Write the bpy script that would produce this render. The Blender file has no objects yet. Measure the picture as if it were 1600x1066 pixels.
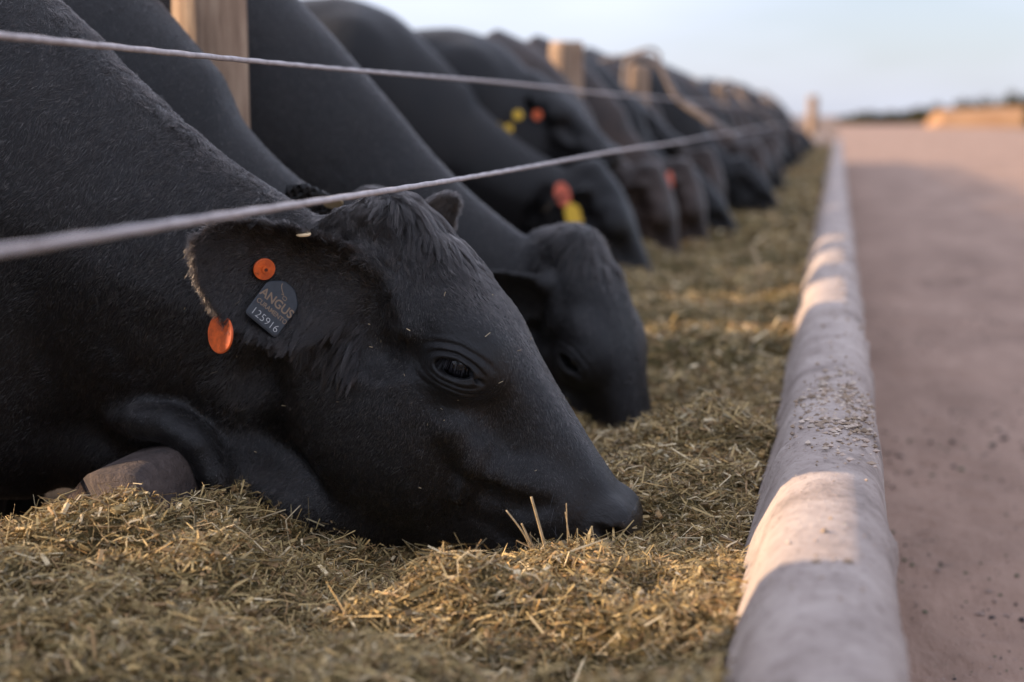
import bpy, math, random
import numpy as np
from mathutils import Vector, Matrix

random.seed(7)
rng = np.random.default_rng(7)
scene = bpy.context.scene
col = scene.collection

# ------------------------------------------------------------------ camera
cam_data = bpy.data.cameras.new('camera')
cam = bpy.data.objects.new('camera', cam_data)
col.objects.link(cam)
cam.location = (0.0, 0.0, 1.15)
cam.rotation_euler = (math.radians(90 - 9.027), 0, math.radians(12.772))
cam_data.sensor_width = 36.0
cam_data.lens = 50.0
cam_data.clip_start = 0.05
cam_data.clip_end = 3000
cam_data.dof.use_dof = True
cam_data.dof.focus_distance = 2.42
cam_data.dof.aperture_fstop = 1.8
scene.camera = cam

# ------------------------------------------------------------------ light
SUN_EL = math.radians(19.0)
SUN_AZ = math.radians(186.0)         # direction towards the sun, measured from +X towards +Y
world = bpy.data.worlds.new('World')
scene.world = world
world.use_nodes = True
wn = world.node_tree.nodes
wl = world.node_tree.links
bg = wn['Background']
sky = wn.new('ShaderNodeTexSky')
sky.sky_type = 'NISHITA'
sky.sun_disc = False
sky.sun_elevation = SUN_EL
sky.sun_rotation = math.radians(90) - SUN_AZ
sky.altitude = 300
sky.air_density = 1.0
sky.dust_density = 1.6
sky.ozone_density = 2.0
# thin high cloud veil in the sky
tcw = wn.new('ShaderNodeTexCoord')
mpw = wn.new('ShaderNodeMapping')
mpw.inputs['Scale'].default_value = (1.0, 1.0, 3.2)
nzw = wn.new('ShaderNodeTexNoise')
nzw.inputs['Scale'].default_value = 2.1
nzw.inputs['Detail'].default_value = 4.0
nzw.inputs['Roughness'].default_value = 0.45
rmw = wn.new('ShaderNodeMapRange')
rmw.inputs['From Min'].default_value = 0.35
rmw.inputs['From Max'].default_value = 0.62
rmw.inputs['To Min'].default_value = 0.42
rmw.inputs['To Max'].default_value = 0.88
mxw = wn.new('ShaderNodeMix')
mxw.data_type = 'RGBA'
mxw.inputs[7].default_value = (6.6, 6.9, 8.2, 1)
wl.new(tcw.outputs['Generated'], mpw.inputs['Vector'])
wl.new(mpw.outputs['Vector'], nzw.inputs['Vector'])
wl.new(nzw.outputs['Fac'], rmw.inputs['Value'])
wl.new(rmw.outputs['Result'], mxw.inputs[0])
wl.new(sky.outputs['Color'], mxw.inputs[6])
sepw = wn.new('ShaderNodeSeparateXYZ')
wl.new(tcw.outputs['Generated'], sepw.inputs[0])
zrw = wn.new('ShaderNodeMapRange')          # a thin overcast veil is brighter overhead
zrw.inputs['From Min'].default_value = 0.18
zrw.inputs['From Max'].default_value = 0.95
zrw.inputs['To Min'].default_value = 1.0
zrw.inputs['To Max'].default_value = 1.7
vcw = wn.new('ShaderNodeVectorMath')
vcw.operation = 'SCALE'
vcw.inputs[0].default_value = (6.5, 6.85, 8.5)
wl.new(sepw.outputs['Z'], zrw.inputs['Value'])
wl.new(zrw.outputs['Result'], vcw.inputs['Scale'])
wl.new(vcw.outputs[0], mxw.inputs[7])
wl.new(mxw.outputs[2], bg.inputs['Color'])
bg.inputs['Strength'].default_value = 0.085

sun_data = bpy.data.lights.new('sun', 'SUN')
sun_data.energy = 4.6
sun_data.angle = math.radians(0.55)
sun_data.color = (1.0, 0.74, 0.50)
sun = bpy.data.objects.new('sun', sun_data)
col.objects.link(sun)
sd = Vector((math.cos(SUN_EL) * math.cos(SUN_AZ), math.cos(SUN_EL) * math.sin(SUN_AZ), math.sin(SUN_EL)))
sun.rotation_euler = sd.to_track_quat('Z', 'Y').to_euler()
sun.location = sd * 60

scene.view_settings.view_transform = 'Standard'
scene.view_settings.look = 'None'
scene.view_settings.gamma = 1.0
scene.view_settings.use_curve_mapping = False
scene.view_settings.exposure = 0.95
scene.render.engine = 'CYCLES'
scene.cycles.use_denoising = True
scene.cycles.max_bounces = 6
scene.cycles.diffuse_bounces = 3
scene.cycles.glossy_bounces = 2
scene.cycles.sample_clamp_indirect = 6.0
scene.cycles_curves.shape = 'RIBBONS'


# ------------------------------------------------------------------ helpers
def tag(o, label=None, cat=None, group=None, kind=None):
    if label: o['label'] = label
    if cat: o['category'] = cat
    if group: o['group'] = group
    if kind: o['kind'] = kind
    return o


def empty(name, loc=(0, 0, 0), rz=0.0):
    o = bpy.data.objects.new(name, None)
    o.empty_display_size = 0.1
    col.objects.link(o)
    o.location = loc
    o.rotation_euler = (0, 0, rz)
    return o


def mesh_np(name, verts, faces, mat=None, parent=None, smooth=True, mat_idx=None, colors=None):
    """verts (n,3); faces: list of arrays (m,k), k = 3 or 4"""
    me = bpy.data.meshes.new(name)
    verts = np.asarray(verts, dtype=np.float32)
    if not isinstance(faces, list):
        faces = [faces]
    faces = [np.asarray(f, dtype=np.int32) for f in faces if len(f)]
    me.vertices.add(len(verts))
    me.vertices.foreach_set('co', verts.ravel())
    loops = np.concatenate([f.ravel() for f in faces])
    sizes = np.concatenate([np.full(len(f), f.shape[1], dtype=np.int32) for f in faces])
    starts = np.concatenate([[0], np.cumsum(sizes)[:-1]]).astype(np.int32)
    me.loops.add(len(loops))
    me.loops.foreach_set('vertex_index', loops)
    me.polygons.add(len(sizes))
    me.polygons.foreach_set('loop_start', starts)
    me.polygons.foreach_set('loop_total', sizes)
    if mat_idx is not None:
        me.polygons.foreach_set('material_index', np.asarray(mat_idx, dtype=np.int32))
    me.polygons.foreach_set('use_smooth', np.full(len(sizes), bool(smooth)))
    me.update(calc_edges=True)
    me.validate()
    if colors is not None:
        at = me.attributes.new('tint', 'FLOAT_COLOR', 'POINT')
        c4 = np.ones((len(verts), 4), dtype=np.float32)
        c4[:, :3] = colors
        at.data.foreach_set('color', c4.ravel())
    for m in (mat if isinstance(mat, (list, tuple)) else [mat]):
        if m is not None:
            me.materials.append(m)
    o = bpy.data.objects.new(name, me)
    col.objects.link(o)
    if parent is not None:
        o.parent = parent
    return o


def _hash(ix, iy, iz, seed):
    h = (ix.astype(np.int64) * 374761393 + iy.astype(np.int64) * 668265263 + iz.astype(np.int64) * 2147483647 + seed * 1274126177) & 0x7fffffff
    h = ((h ^ (h >> 13)) * 1274126177) & 0x7fffffff
    h = h ^ (h >> 16)
    return (h & 0xffff).astype(np.float32) / 65535.0


def vnoise(p, scale, seed=0):
    """value noise in -1..1 at points p (n,3)"""
    q = np.asarray(p, dtype=np.float64) * scale
    i = np.floor(q).astype(np.int64)
    f = q - i
    f = f * f * (3 - 2 * f)
    r = 0
    for dx in (0, 1):
        for dy in (0, 1):
            for dz in (0, 1):
                w = (f[:, 0] if dx else 1 - f[:, 0]) * (f[:, 1] if dy else 1 - f[:, 1]) * (f[:, 2] if dz else 1 - f[:, 2])
                r = r + w * _hash(i[:, 0] + dx, i[:, 1] + dy, i[:, 2] + dz, seed)
    return r * 2 - 1


def fbm(p, scale, octaves=4, seed=0, gain=0.5):
    a, r = 1.0, 0
    for k in range(octaves):
        r = r + a * vnoise(p, scale * 2 ** k, seed + k)
        a *= gain
    return r


# ------------------------------------------------------------------ materials
def new_mat(name):
    m = bpy.data.materials.new(name)
    m.use_nodes = True
    nt = m.node_tree
    return m, nt.nodes, nt.links, nt.nodes['Principled BSDF']


def N(nodes, t, **kw):
    n = nodes.new(t)
    for k, v in kw.items():
        if k in n.inputs:
            n.inputs[k].default_value = v
        else:
            setattr(n, k, v)
    return n


def ramp(nodes, stops):
    r = nodes.new('ShaderNodeValToRGB')
    els = r.color_ramp.elements
    while len(els) < len(stops):
        els.new(0.5)
    for e, (p, c) in zip(els, stops):
        e.position = p
        e.color = (*c, 1)
    return r


def noisy_mat(name, stops, scale=8.0, detail=6.0, rough=0.85, bump=0.0, bump_scale=60.0, stretch=(1, 1, 1), spec=0.3, bump_dist=0.004, rough_noise=0.6):
    m, n, l, b = new_mat(name)
    tc = N(n, 'ShaderNodeTexCoord')
    mp = N(n, 'ShaderNodeMapping')
    mp.inputs['Scale'].default_value = stretch
    nz = N(n, 'ShaderNodeTexNoise', Scale=scale, Detail=detail, Roughness=rough_noise)
    rp = ramp(n, stops)
    l.new(tc.outputs['Object'], mp.inputs['Vector'])
    l.new(mp.outputs['Vector'], nz.inputs['Vector'])
    l.new(nz.outputs['Fac'], rp.inputs['Fac'])
    l.new(rp.outputs['Color'], b.inputs['Base Color'])
    b.inputs['Roughness'].default_value = rough
    b.inputs['Specular IOR Level'].default_value = spec
    if bump:
        nb = N(n, 'ShaderNodeTexNoise', Scale=bump_scale, Detail=5.0, Roughness=0.65)
        l.new(mp.outputs['Vector'], nb.inputs['Vector'])
        bp = N(n, 'ShaderNodeBump', Strength=bump, Distance=bump_dist)
        l.new(nb.outputs['Fac'], bp.inputs['Height'])
        l.new(bp.outputs['Normal'], b.inputs['Normal'])
    return m


def plain_mat(name, color, rough=0.5, spec=0.5, metallic=0.0):
    m, n, l, b = new_mat(name)
    b.inputs['Base Color'].default_value = (*color, 1)
    b.inputs['Roughness'].default_value = rough
    b.inputs['Specular IOR Level'].default_value = spec
    b.inputs['Metallic'].default_value = metallic
    return m


def hide_mat(name, dark, brown, hair_bump=0.5):
    """short dark coat: slow brown/black mottling, fine hair grain as bump"""
    m, n, l, b = new_mat(name)
    tc = N(n, 'ShaderNodeTexCoord')
    nz = N(n, 'ShaderNodeTexNoise', Scale=5.0, Detail=4.0, Roughness=0.6)
    rp = ramp(n, [(0.35, dark), (0.75, brown)])
    l.new(tc.outputs['Object'], nz.inputs['Vector'])
    l.new(nz.outputs['Fac'], rp.inputs['Fac'])
    l.new(rp.outputs['Color'], b.inputs['Base Color'])
    b.inputs['Roughness'].default_value = 0.46
    b.inputs['Specular IOR Level'].default_value = 0.30
    b.inputs['Sheen Weight'].default_value = 0.05
    b.inputs['Sheen Roughness'].default_value = 0.35
    mp = N(n, 'ShaderNodeMapping')
    mp.inputs['Scale'].default_value = (70, 260, 60)
    mp.inputs['Rotation'].default_value = (0, 0.8, 0)
    nb = N(n, 'ShaderNodeTexNoise', Scale=1.0, Detail=4.0, Roughness=0.7)
    l.new(tc.outputs['Object'], mp.inputs['Vector'])
    l.new(mp.outputs['Vector'], nb.inputs['Vector'])
    nb2 = N(n, 'ShaderNodeTexNoise', Scale=22.0, Detail=3.0, Roughness=0.6)
    l.new(tc.outputs['Object'], nb2.inputs['Vector'])
    ad = N(n, 'ShaderNodeMath', operation='MULTIPLY_ADD')
    ad.inputs[1].default_value = 1.5
    l.new(nb2.outputs['Fac'], ad.inputs[0])
    l.new(nb.outputs['Fac'], ad.inputs[2])
    bp = N(n, 'ShaderNodeBump', Strength=hair_bump, Distance=0.004)
    l.new(ad.outputs[0], bp.inputs['Height'])
    l.new(bp.outputs['Normal'], b.inputs['Normal'])
    return m


M_hide = hide_mat('black_hide', (0.0055, 0.0053, 0.0058), (0.0110, 0.0092, 0.0082), 0.6)
M_hide_brown = hide_mat('brown_black_hide', (0.022, 0.015, 0.012), (0.060, 0.037, 0.027), 0.6)
M_fur, _n, _l, _b = new_mat('black_fur')
_n.remove(_b)
_hb = N(_n, 'ShaderNodeBsdfHairPrincipled')
_hb.model = 'CHIANG'
_hb.parametrization = 'COLOR'
_hi = N(_n, 'ShaderNodeHairInfo')
_rp = ramp(_n, [(0.0, (0.004, 0.0036, 0.0038)), (0.60, (0.011, 0.0092, 0.0086)), (0.88, (0.034, 0.027, 0.023)), (1.0, (0.11, 0.094, 0.084))])  # the few palest strands paint frosty highlights into the black coat
_l.new(_hi.outputs['Random'], _rp.inputs['Fac'])
_l.new(_rp.outputs['Color'], _hb.inputs['Color'])
_hb.inputs['IOR'].default_value = 1.45
_hb.inputs['Roughness'].default_value = 0.24
_hb.inputs['Radial Roughness'].default_value = 0.5
_hb.inputs['Random Roughness'].default_value = 0.3
_l.new(_hb.outputs[0], _n['Material Output'].inputs['Surface'])
M_eye = plain_mat('dark_wet_eye', (0.006, 0.005, 0.006), 0.06, 0.6)
M_lash = plain_mat('grey_lash', (0.04, 0.041, 0.047), 0.4, 0.5)
M_nose = noisy_mat('nose_leather', [(0.3, (0.012, 0.011, 0.012)), (0.7, (0.022, 0.020, 0.02))], 60, 3, 0.26, 0.6, 160, spec=0.5, bump_dist=0.002)


def tag_mat(name, c1, c2):
    return noisy_mat(name, [(0.3, c1), (0.62, c2)], 90.0, 5.0, 0.45, 0.15, 300, spec=0.45, bump_dist=0.001)


M_orange = tag_mat('orange_plastic', (0.78, 0.13, 0.018), (0.46, 0.075, 0.015))
M_yellow = tag_mat('yellow_plastic', (0.80, 0.52, 0.02), (0.62, 0.36, 0.02))
M_panel = tag_mat('slate_plastic', (0.014, 0.018, 0.024), (0.024, 0.029, 0.036))
M_cream = tag_mat('cream_plastic', (0.80, 0.62, 0.36), (0.65, 0.48, 0.27))
M_red = tag_mat('salmon_plastic', (0.75, 0.16, 0.07), (0.55, 0.10, 0.05))
M_text_gold = plain_mat('tan_print', (0.20, 0.135, 0.085), 0.6)
M_text_white = plain_mat('white_print', (0.45, 0.45, 0.44), 0.6)
M_dark_mark = plain_mat('dark_print', (0.10, 0.02, 0.008), 0.6)

# --- concrete, wood, ground
M_concrete, _n, _l, _b = new_mat('dusty_concrete')
_tc = N(_n, 'ShaderNodeTexCoord')
_nz = N(_n, 'ShaderNodeTexNoise', Scale=6.5, Detail=10.0, Roughness=0.72)
_rp = ramp(_n, [(0.30, (0.18, 0.138, 0.115)), (0.47, (0.37, 0.298, 0.258)), (0.70, (0.53, 0.445, 0.39))])
_n2 = N(_n, 'ShaderNodeTexNoise', Scale=55.0, Detail=6.0, Roughness=0.7)
_r2 = ramp(_n, [(0.30, (0.42, 0.38, 0.36)), (0.46, (1, 1, 1))])
_mx = N(_n, 'ShaderNodeMix', data_type='RGBA', blend_type='MULTIPLY')
_mx.inputs[0].default_value = 0.75
_l.new(_tc.outputs['Object'], _nz.inputs['Vector'])
_l.new(_tc.outputs['Object'], _n2.inputs['Vector'])
_l.new(_nz.outputs['Fac'], _rp.inputs['Fac'])
_l.new(_n2.outputs['Fac'], _r2.inputs['Fac'])
_l.new(_rp.outputs['Color'], _mx.inputs[6])
_l.new(_r2.outputs['Color'], _mx.inputs[7])
_l.new(_mx.outputs[2], _b.inputs['Base Color'])
_b.inputs['Roughness'].default_value = 0.8
_b.inputs['Specular IOR Level'].default_value = 0.35
_n3 = N(_n, 'ShaderNodeTexNoise', Scale=120.0, Detail=6.0, Roughness=0.7)
_l.new(_tc.outputs['Object'], _n3.inputs['Vector'])
_bp = N(_n, 'ShaderNodeBump', Strength=0.9, Distance=0.006)
_l.new(_n3.outputs['Fac'], _bp.inputs['Height'])
_l.new(_bp.outputs['Normal'], _b.inputs['Normal'])

M_stone = noisy_mat('old_dark_concrete', [(0.3, (0.030, 0.027, 0.027)), (0.48, (0.080, 0.060, 0.053)), (0.75, (0.15, 0.115, 0.10))], 18, 9, 0.85, 1.0, 90, bump_dist=0.012)
M_wood = noisy_mat('weathered_wood', [(0.25, (0.16, 0.10, 0.065)), (0.5, (0.33, 0.225, 0.15)), (0.75, (0.50, 0.37, 0.255))], 9, 7, 0.8, 0.7, 30, stretch=(5, 5, 0.5), bump_dist=0.006)
M_cable = noisy_mat('galvanised_cable', [(0.3, (0.30, 0.26, 0.25)), (0.7, (0.50, 0.45, 0.44))], 40, 4, 0.55, 0.3, 200, spec=0.5, bump_dist=0.001)
M_pipe = noisy_mat('dusty_pipe', [(0.3, (0.13, 0.10, 0.085)), (0.7, (0.26, 0.21, 0.18))], 12, 5, 0.6, 0.2, 60)
M_road = noisy_mat('packed_dirt', [(0.25, (0.16, 0.098, 0.068)), (0.5, (0.29, 0.188, 0.137)), (0.75, (0.41, 0.275, 0.205))], 1.6, 12, 0.9, 0.9, 45, stretch=(1, 0.4, 1), bump_dist=0.014, rough_noise=0.72)
M_ground = noisy_mat('pen_earth', [(0.3, (0.11, 0.075, 0.055)), (0.7, (0.24, 0.165, 0.12))], 0.6, 9, 0.95, 0.6, 12, bump_dist=0.03)
M_bank = noisy_mat('orange_earth', [(0.3, (0.30, 0.150, 0.065)), (0.7, (0.43, 0.24, 0.115))], 0.5, 6, 0.95, 0.5, 3, bump_dist=0.1)
M_feedbase = noisy_mat('feed_mass', [(0.3, (0.060, 0.044, 0.016)), (0.55, (0.14, 0.108, 0.042)), (0.8, (0.24, 0.185, 0.08))], 60, 6, 0.9, 1.0, 140, bump_dist=0.01)


def tint_mat(name, rough=0.7, spec=0.25, transl=0.0):
    m, n, l, b = new_mat(name)
    at = N(n, 'ShaderNodeAttribute', attribute_name='tint')
    l.new(at.outputs['Color'], b.inputs['Base Color'])
    b.inputs['Roughness'].default_value = rough
    b.inputs['Specular IOR Level'].default_value = spec
    return m


M_straw = tint_mat('chopped_straw', 0.62, 0.3)
M_pebble = tint_mat('pebble', 0.85, 0.2)
M_leaf = tint_mat('far_foliage', 0.8, 0.2)


# ================================================================== SETTING
# ------------------------------------------------------------------ ground and road
def grid_sheet(name, xs, ys, zfun, mat):
    X, Y = np.meshgrid(xs, ys, indexing='ij')
    P = np.stack([X.ravel(), Y.ravel(), np.zeros(X.size)], 1)
    P[:, 2] = zfun(P)
    nx, ny = len(xs), len(ys)
    i = np.arange(nx * ny).reshape(nx, ny)
    F = np.stack([i[:-1, :-1], i[1:, :-1], i[1:, 1:], i[:-1, 1:]], -1).reshape(-1, 4)
    return mesh_np(name, P, F, mat)


def spaced(*segs):
    out = []
    for a, b, s in segs:
        k = max(2, int(round((b - a) / s)) + 1)
        v = np.linspace(a, b, k)
        out.append(v if not out else v[1:])
    return np.concatenate(out)


g = grid_sheet('ground', spaced((-900, 900, 60)), spaced((-300, 1500, 60)), lambda P: np.full(len(P), -0.02), M_ground)
tag(g, kind='structure')


M_mud = noisy_mat('trodden_mud', [(0.3, (0.022, 0.016, 0.012)), (0.7, (0.055, 0.040, 0.030))], 2.0, 9, 0.9, 0.9, 14, bump_dist=0.03)
md = grid_sheet('mud', spaced((-16, -1.31, 0.35)), spaced((-6, 40, 0.35)), lambda P: -0.004 + 0.014 * vnoise(P, 3.1, 8), M_mud)
tag(md, kind='structure')


def road_z(P):
    near = np.clip(1.5 - P[:, 1] / 40, 0.3, 1)
    return 0.004 + (0.012 * fbm(P, 2.2, 5, 11) + 0.006 * fbm(P, 17, 2, 31)) * near + 0.014


r = grid_sheet('road', np.concatenate([spaced((0.06, 1.2, 0.02), (1.2, 5, 0.12), (5, 14, 0.6))]), spaced((0.4, 5, 0.022), (5, 12, 0.08), (12, 40, 0.5), (40, 220, 4)), road_z, M_road)
tag(r, kind='structure')

# ------------------------------------------------------------------ feed trough
trough = empty('feed_trough', (0, 0, 0))
tag(trough, 'long pale concrete feed trough with rounded kerb, full of chopped feed', 'feed trough')
Y_END = 35.0
ys = spaced((0.55, 4.2, 0.013), (4.2, 9, 0.04), (9, Y_END, 0.2))


def profile_sweep(name, prof, ys, mat, parent, amp=0.004, seed=3, chips=True, closed_ends=True, soft=3):
    prof = np.asarray(prof)
    # resample the profile finely
    seg = np.linalg.norm(np.diff(prof, axis=0), axis=1)
    t = np.concatenate([[0], np.cumsum(seg)])
    tt = np.linspace(0, t[-1], 46)
    px = np.interp(tt, t, prof[:, 0]); pz = np.interp(tt, t, prof[:, 1])
    # soften corners
    for _ in range(soft):
        px[1:-1] = 0.25 * px[:-2] + 0.5 * px[1:-1] + 0.25 * px[2:]
        pz[1:-1] = 0.25 * pz[:-2] + 0.5 * pz[1:-1] + 0.25 * pz[2:]
    n, m = len(tt), len(ys)
    P = np.zeros((m, n, 3))
    P[:, :, 0] = px[None]; P[:, :, 2] = pz[None]; P[:, :, 1] = np.asarray(ys)[:, None]
    nx = np.gradient(pz); nz = -np.gradient(px)
    L = np.hypot(nx, nz) + 1e-9
    nrm = np.stack([nx / L, np.zeros(n), nz / L], 1)
    Q = P.reshape(-1, 3)
    d = amp * (fbm(Q, 3.0, 3, seed) * 0.9 + 0.45 * fbm(Q, 22.0, 3, seed + 9))
    if chips:
        c = fbm(Q, 11.0, 3, seed + 20)
        d = d - 0.016 * np.clip(c - 0.62, 0, 1)
        # casting joints every few metres and a few transverse cracks
        for jy in (1.18, 2.02, 3.38, 4.86, 6.9, 8.9, 10.9, 12.9):
            jj = Q[:, 1] - jy - 0.012 * vnoise(Q * np.array([1, 0, 1]), 14, int(jy * 7))
            d = d - (0.007 if jy in (3.38, 8.9) else 0.0035) * np.exp(-(jj / 0.007)**2)
    P = P + (nrm[None] * d.reshape(m, n)[:, :, None])
    i = np.arange(m * n).reshape(m, n)
    F = np.stack([i[:-1, :-1], i[:-1, 1:], i[1:, 1:], i[1:, :-1]], -1).reshape(-1, 4)
    V = P.reshape(-1, 3)
    caps = []
    if closed_ends:
        for row, flip in ((0, False), (m - 1, True)):
            c = len(V)
            V = np.vstack([V, V[i[row]].mean(0)])
            a, b_ = i[row, :-1], i[row, 1:]
            tri = np.stack([np.full(n - 1, c), b_, a] if not flip else [np.full(n - 1, c), a, b_], 1)
            caps.append(tri)
    return mesh_np(name, V, [F] + ([np.vstack(caps)] if caps else []), mat, parent)


# outer kerb: road side is at +X, feed side slopes inwards
kerb_prof = [(-0.19, 0.10), (-0.150, 0.36), (-0.116, 0.465), (-0.079, 0.556), (-0.069, 0.580), (-0.050, 0.593), (-0.01, 0.600), (0.04, 0.602), (0.070, 0.592), (0.089, 0.568), (0.098, 0.53), (0.105, 0.30), (0.112, -0.05)]
profile_sweep('kerb', kerb_prof, ys, M_concrete, trough, 0.0046, 3, soft=1)
# inner wall on the cows' side with its broken near end
iw_prof = [(-1.265, -0.05), (-1.255, 0.40), (-1.248, 0.525), (-1.236, 0.545), (-1.20, 0.556), (-1.130, 0.574), (-1.104, 0.570), (-1.092, 0.545), (-1.06, 0.36), (-1.00, 0.10)]
wall_ys = spaced((2.10, 2.7, 0.012), (2.7, 6, 0.06), (6, Y_END, 0.3))
iw = profile_sweep('inner_wall', iw_prof, wall_ys, M_stone, trough, 0.0030, 51, soft=1)
v = np.zeros(len(iw.data.vertices) * 3); iw.data.vertices.foreach_get('co', v); v = v.reshape(-1, 3)
k = v[:, 1] < 2.17
q = v[k]
brk = 0.030 * vnoise(q * np.array([1, 0, 1]), 13, 5) + 0.020 * vnoise(q * np.array([1, 0, 1]), 45, 6)
q[:, 1] += brk
q[:, 0] += 0.012 * vnoise(q, 30, 8) * np.clip((2.17 - q[:, 1]) / 0.1, 0, 1)
q[:, 2] += 0.006 * vnoise(q, 40, 9) * np.clip((2.17 - q[:, 1]) / 0.1, 0, 1) - 0.008 * np.clip((2.12 - q[:, 1]) / 0.06, 0, 1)
v[k] = q
iw.data.vertices.foreach_set('co', v.ravel())
# low broken stump of the wall nearer than the break
st_prof = [(-1.36, -0.05), (-1.34, 0.28), (-1.30, 0.36), (-1.22, 0.385), (-1.13, 0.37), (-1.08, 0.30), (-1.0, 0.10)]
profile_sweep('broken_stump', st_prof, spaced((1.2, 2.03, 0.02)), M_stone, trough, 0.022, 71)
fl = mesh_np('trough_floor', [(-1.06, 0.55, 0.12), (-0.16, 0.55, 0.12), (-0.16, Y_END, 0.12), (-1.06, Y_END, 0.12)], np.array([[0, 1, 2, 3]]), M_stone, trough)
# end wall of the trough
ew_prof = [(-1.0, 0.1), (-1.0, 0.62), (-0.9, 0.66), (-0.3, 0.66), (-0.2, 0.62), (-0.2, 0.1)]
profile_sweep('end_wall', ew_prof, np.linspace(Y_END, Y_END + 0.3, 5), M_concrete, trough, 0.004, 5)

# ================================================================== COW SCULPTING
def dense(knots):
    """smooth table through (x, y) knots -> function"""
    k = np.asarray(knots, dtype=np.float64)
    x, y = k[:, 0], k[:, 1]
    h = np.diff(x); dl = np.diff(y) / h
    m = np.zeros(len(x)); m[0] = dl[0]; m[-1] = dl[-1]
    for i in range(1, len(x) - 1):
        m[i] = 0 if dl[i - 1] * dl[i] <= 0 else (h[i - 1] + h[i]) / (h[i - 1] / dl[i - 1] * 0.5 + h[i] / dl[i] * 0.5) / 2 if False else 2 * dl[i - 1] * dl[i] / (dl[i - 1] + dl[i])
    xs = np.linspace(x[0], x[-1], 500)
    j = np.clip(np.searchsorted(x, xs) - 1, 0, len(x) - 2)
    t = (xs - x[j]) / h[j]
    ysv = (2 * t**3 - 3 * t**2 + 1) * y[j] + (t**3 - 2 * t**2 + t) * h[j] * m[j] + (-2 * t**3 + 3 * t**2) * y[j + 1] + (t**3 - t**2) * h[j] * m[j + 1]
    xs = xs.astype(np.float32); ysv = ysv.astype(np.float32)
    return lambda q: np.interp(q, xs, ysv).astype(np.float32)


class Field:
    def __init__(self, ax, ay, az):
        self.a = [np.asarray(v, dtype=np.float32) for v in (ax, ay, az)]
        self.D = np.full([len(v) for v in self.a], 1.0, dtype=np.float32)

    def block(self, lo, hi):
        s = []
        for a, l, h in zip(self.a, lo, hi):
            i, j = np.searchsorted(a, l), np.searchsorted(a, h)
            if j - i < 1:
                return None
            s.append(slice(max(0, i - 1), min(len(a), j + 1)))
        return tuple(s)

    def grid(self, s):
        return self.a[0][s[0]][:, None, None], self.a[1][s[1]][None, :, None], self.a[2][s[2]][None, None, :]

    def op(self, fn, lo, hi, k=0.02, sub=False, margin=None):
        mg = (k * 1.2 + 0.02) if margin is None else margin
        s = self.block([l - mg for l in lo], [h + mg for h in hi])
        if s is None:
            return
        d = fn(*self.grid(s)).astype(np.float32)
        A = self.D[s]
        if sub:
            h = np.maximum(k - np.abs(A + d), 0) / k
            self.D[s] = np.maximum(A, -d) + h * h * k * 0.25
        else:
            h = np.maximum(k - np.abs(A - d), 0) / k
            self.D[s] = np.minimum(A, d) - h * h * k * 0.25

    def capsule(self, p, q, r1, r2, k=0.03, sub=False):
        p, q = np.asarray(p, float), np.asarray(q, float)
        r = max(r1, r2)

        def fn(X, Y, Z):
            ba = q - p; L2 = float(ba @ ba) + 1e-12
            t = np.clip(((X - p[0]) * ba[0] + (Y - p[1]) * ba[1] + (Z - p[2]) * ba[2]) / L2, 0, 1)
            return np.sqrt((X - p[0] - t * ba[0])**2 + (Y - p[1] - t * ba[1])**2 + (Z - p[2] - t * ba[2])**2) - (r1 + (r2 - r1) * t)
        self.op(fn, np.minimum(p, q) - r, np.maximum(p, q) + r, k, sub)

    def chain(self, pts, rad, k=0.03, sub=False):
        for i in range(len(pts) - 1):
            self.capsule(pts[i], pts[i + 1], rad[i], rad[i + 1], k, sub)

    def ellipsoid(self, c, R, rad, k=0.03, sub=False):
        """R: rows = axes"""
        c = np.asarray(c, float); rad = np.asarray(rad, float); m = rad.max()

        def fn(X, Y, Z):
            x, y, z = X - c[0], Y - c[1], Z - c[2]
            a = [(R[i][0] * x + R[i][1] * y + R[i][2] * z) for i in range(3)]
            k0 = np.sqrt((a[0] / rad[0])**2 + (a[1] / rad[1])**2 + (a[2] / rad[2])**2) + 1e-9
            k1 = np.sqrt((a[0] / rad[0]**2)**2 + (a[1] / rad[1]**2)**2 + (a[2] / rad[2]**2)**2) + 1e-9
            return k0 * (k0 - 1) / k1
        self.op(fn, c - m, c + m, k, sub)

    def loft(self, o, A, Nn, W, top, bot, hw, a0, a1, bb, p=2.4, k=0.05, taper=0.0):
        """generalised cylinder along A from o; top/bot/hw are functions of the distance along A"""
        o = np.asarray(o, float)

        def fn(X, Y, Z):
            x, y, z = X - o[0], Y - o[1], Z - o[2]
            a = A[0] * x + A[1] * y + A[2] * z
            v = Nn[0] * x + Nn[1] * y + Nn[2] * z
            w = np.abs(W[0] * x + W[1] * y + W[2] * z)
            ac = np.clip(a, a0, a1)
            t, b, h = top(ac), bot(ac), hw(ac)
            hd = np.maximum((t - b) * 0.5, 1e-3); vc = (t + b) * 0.5
            s = (v - vc) / hd
            if taper:
                h = h * (1 - taper * np.clip(-s * 0.5 + 0.1, 0, 0.75))
            r = (np.abs(w / h)**p + np.abs(s)**p + 1e-9)**(1.0 / p)
            d = (r - 1) * np.minimum(h, hd)
            ex = np.abs(a - ac)
            return np.where(ex > 0, np.sqrt(np.maximum(d, 0)**2 + ex**2) + np.minimum(d, 0) * 0, d)
        self.op(fn, bb[0], bb[1], k)


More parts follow.
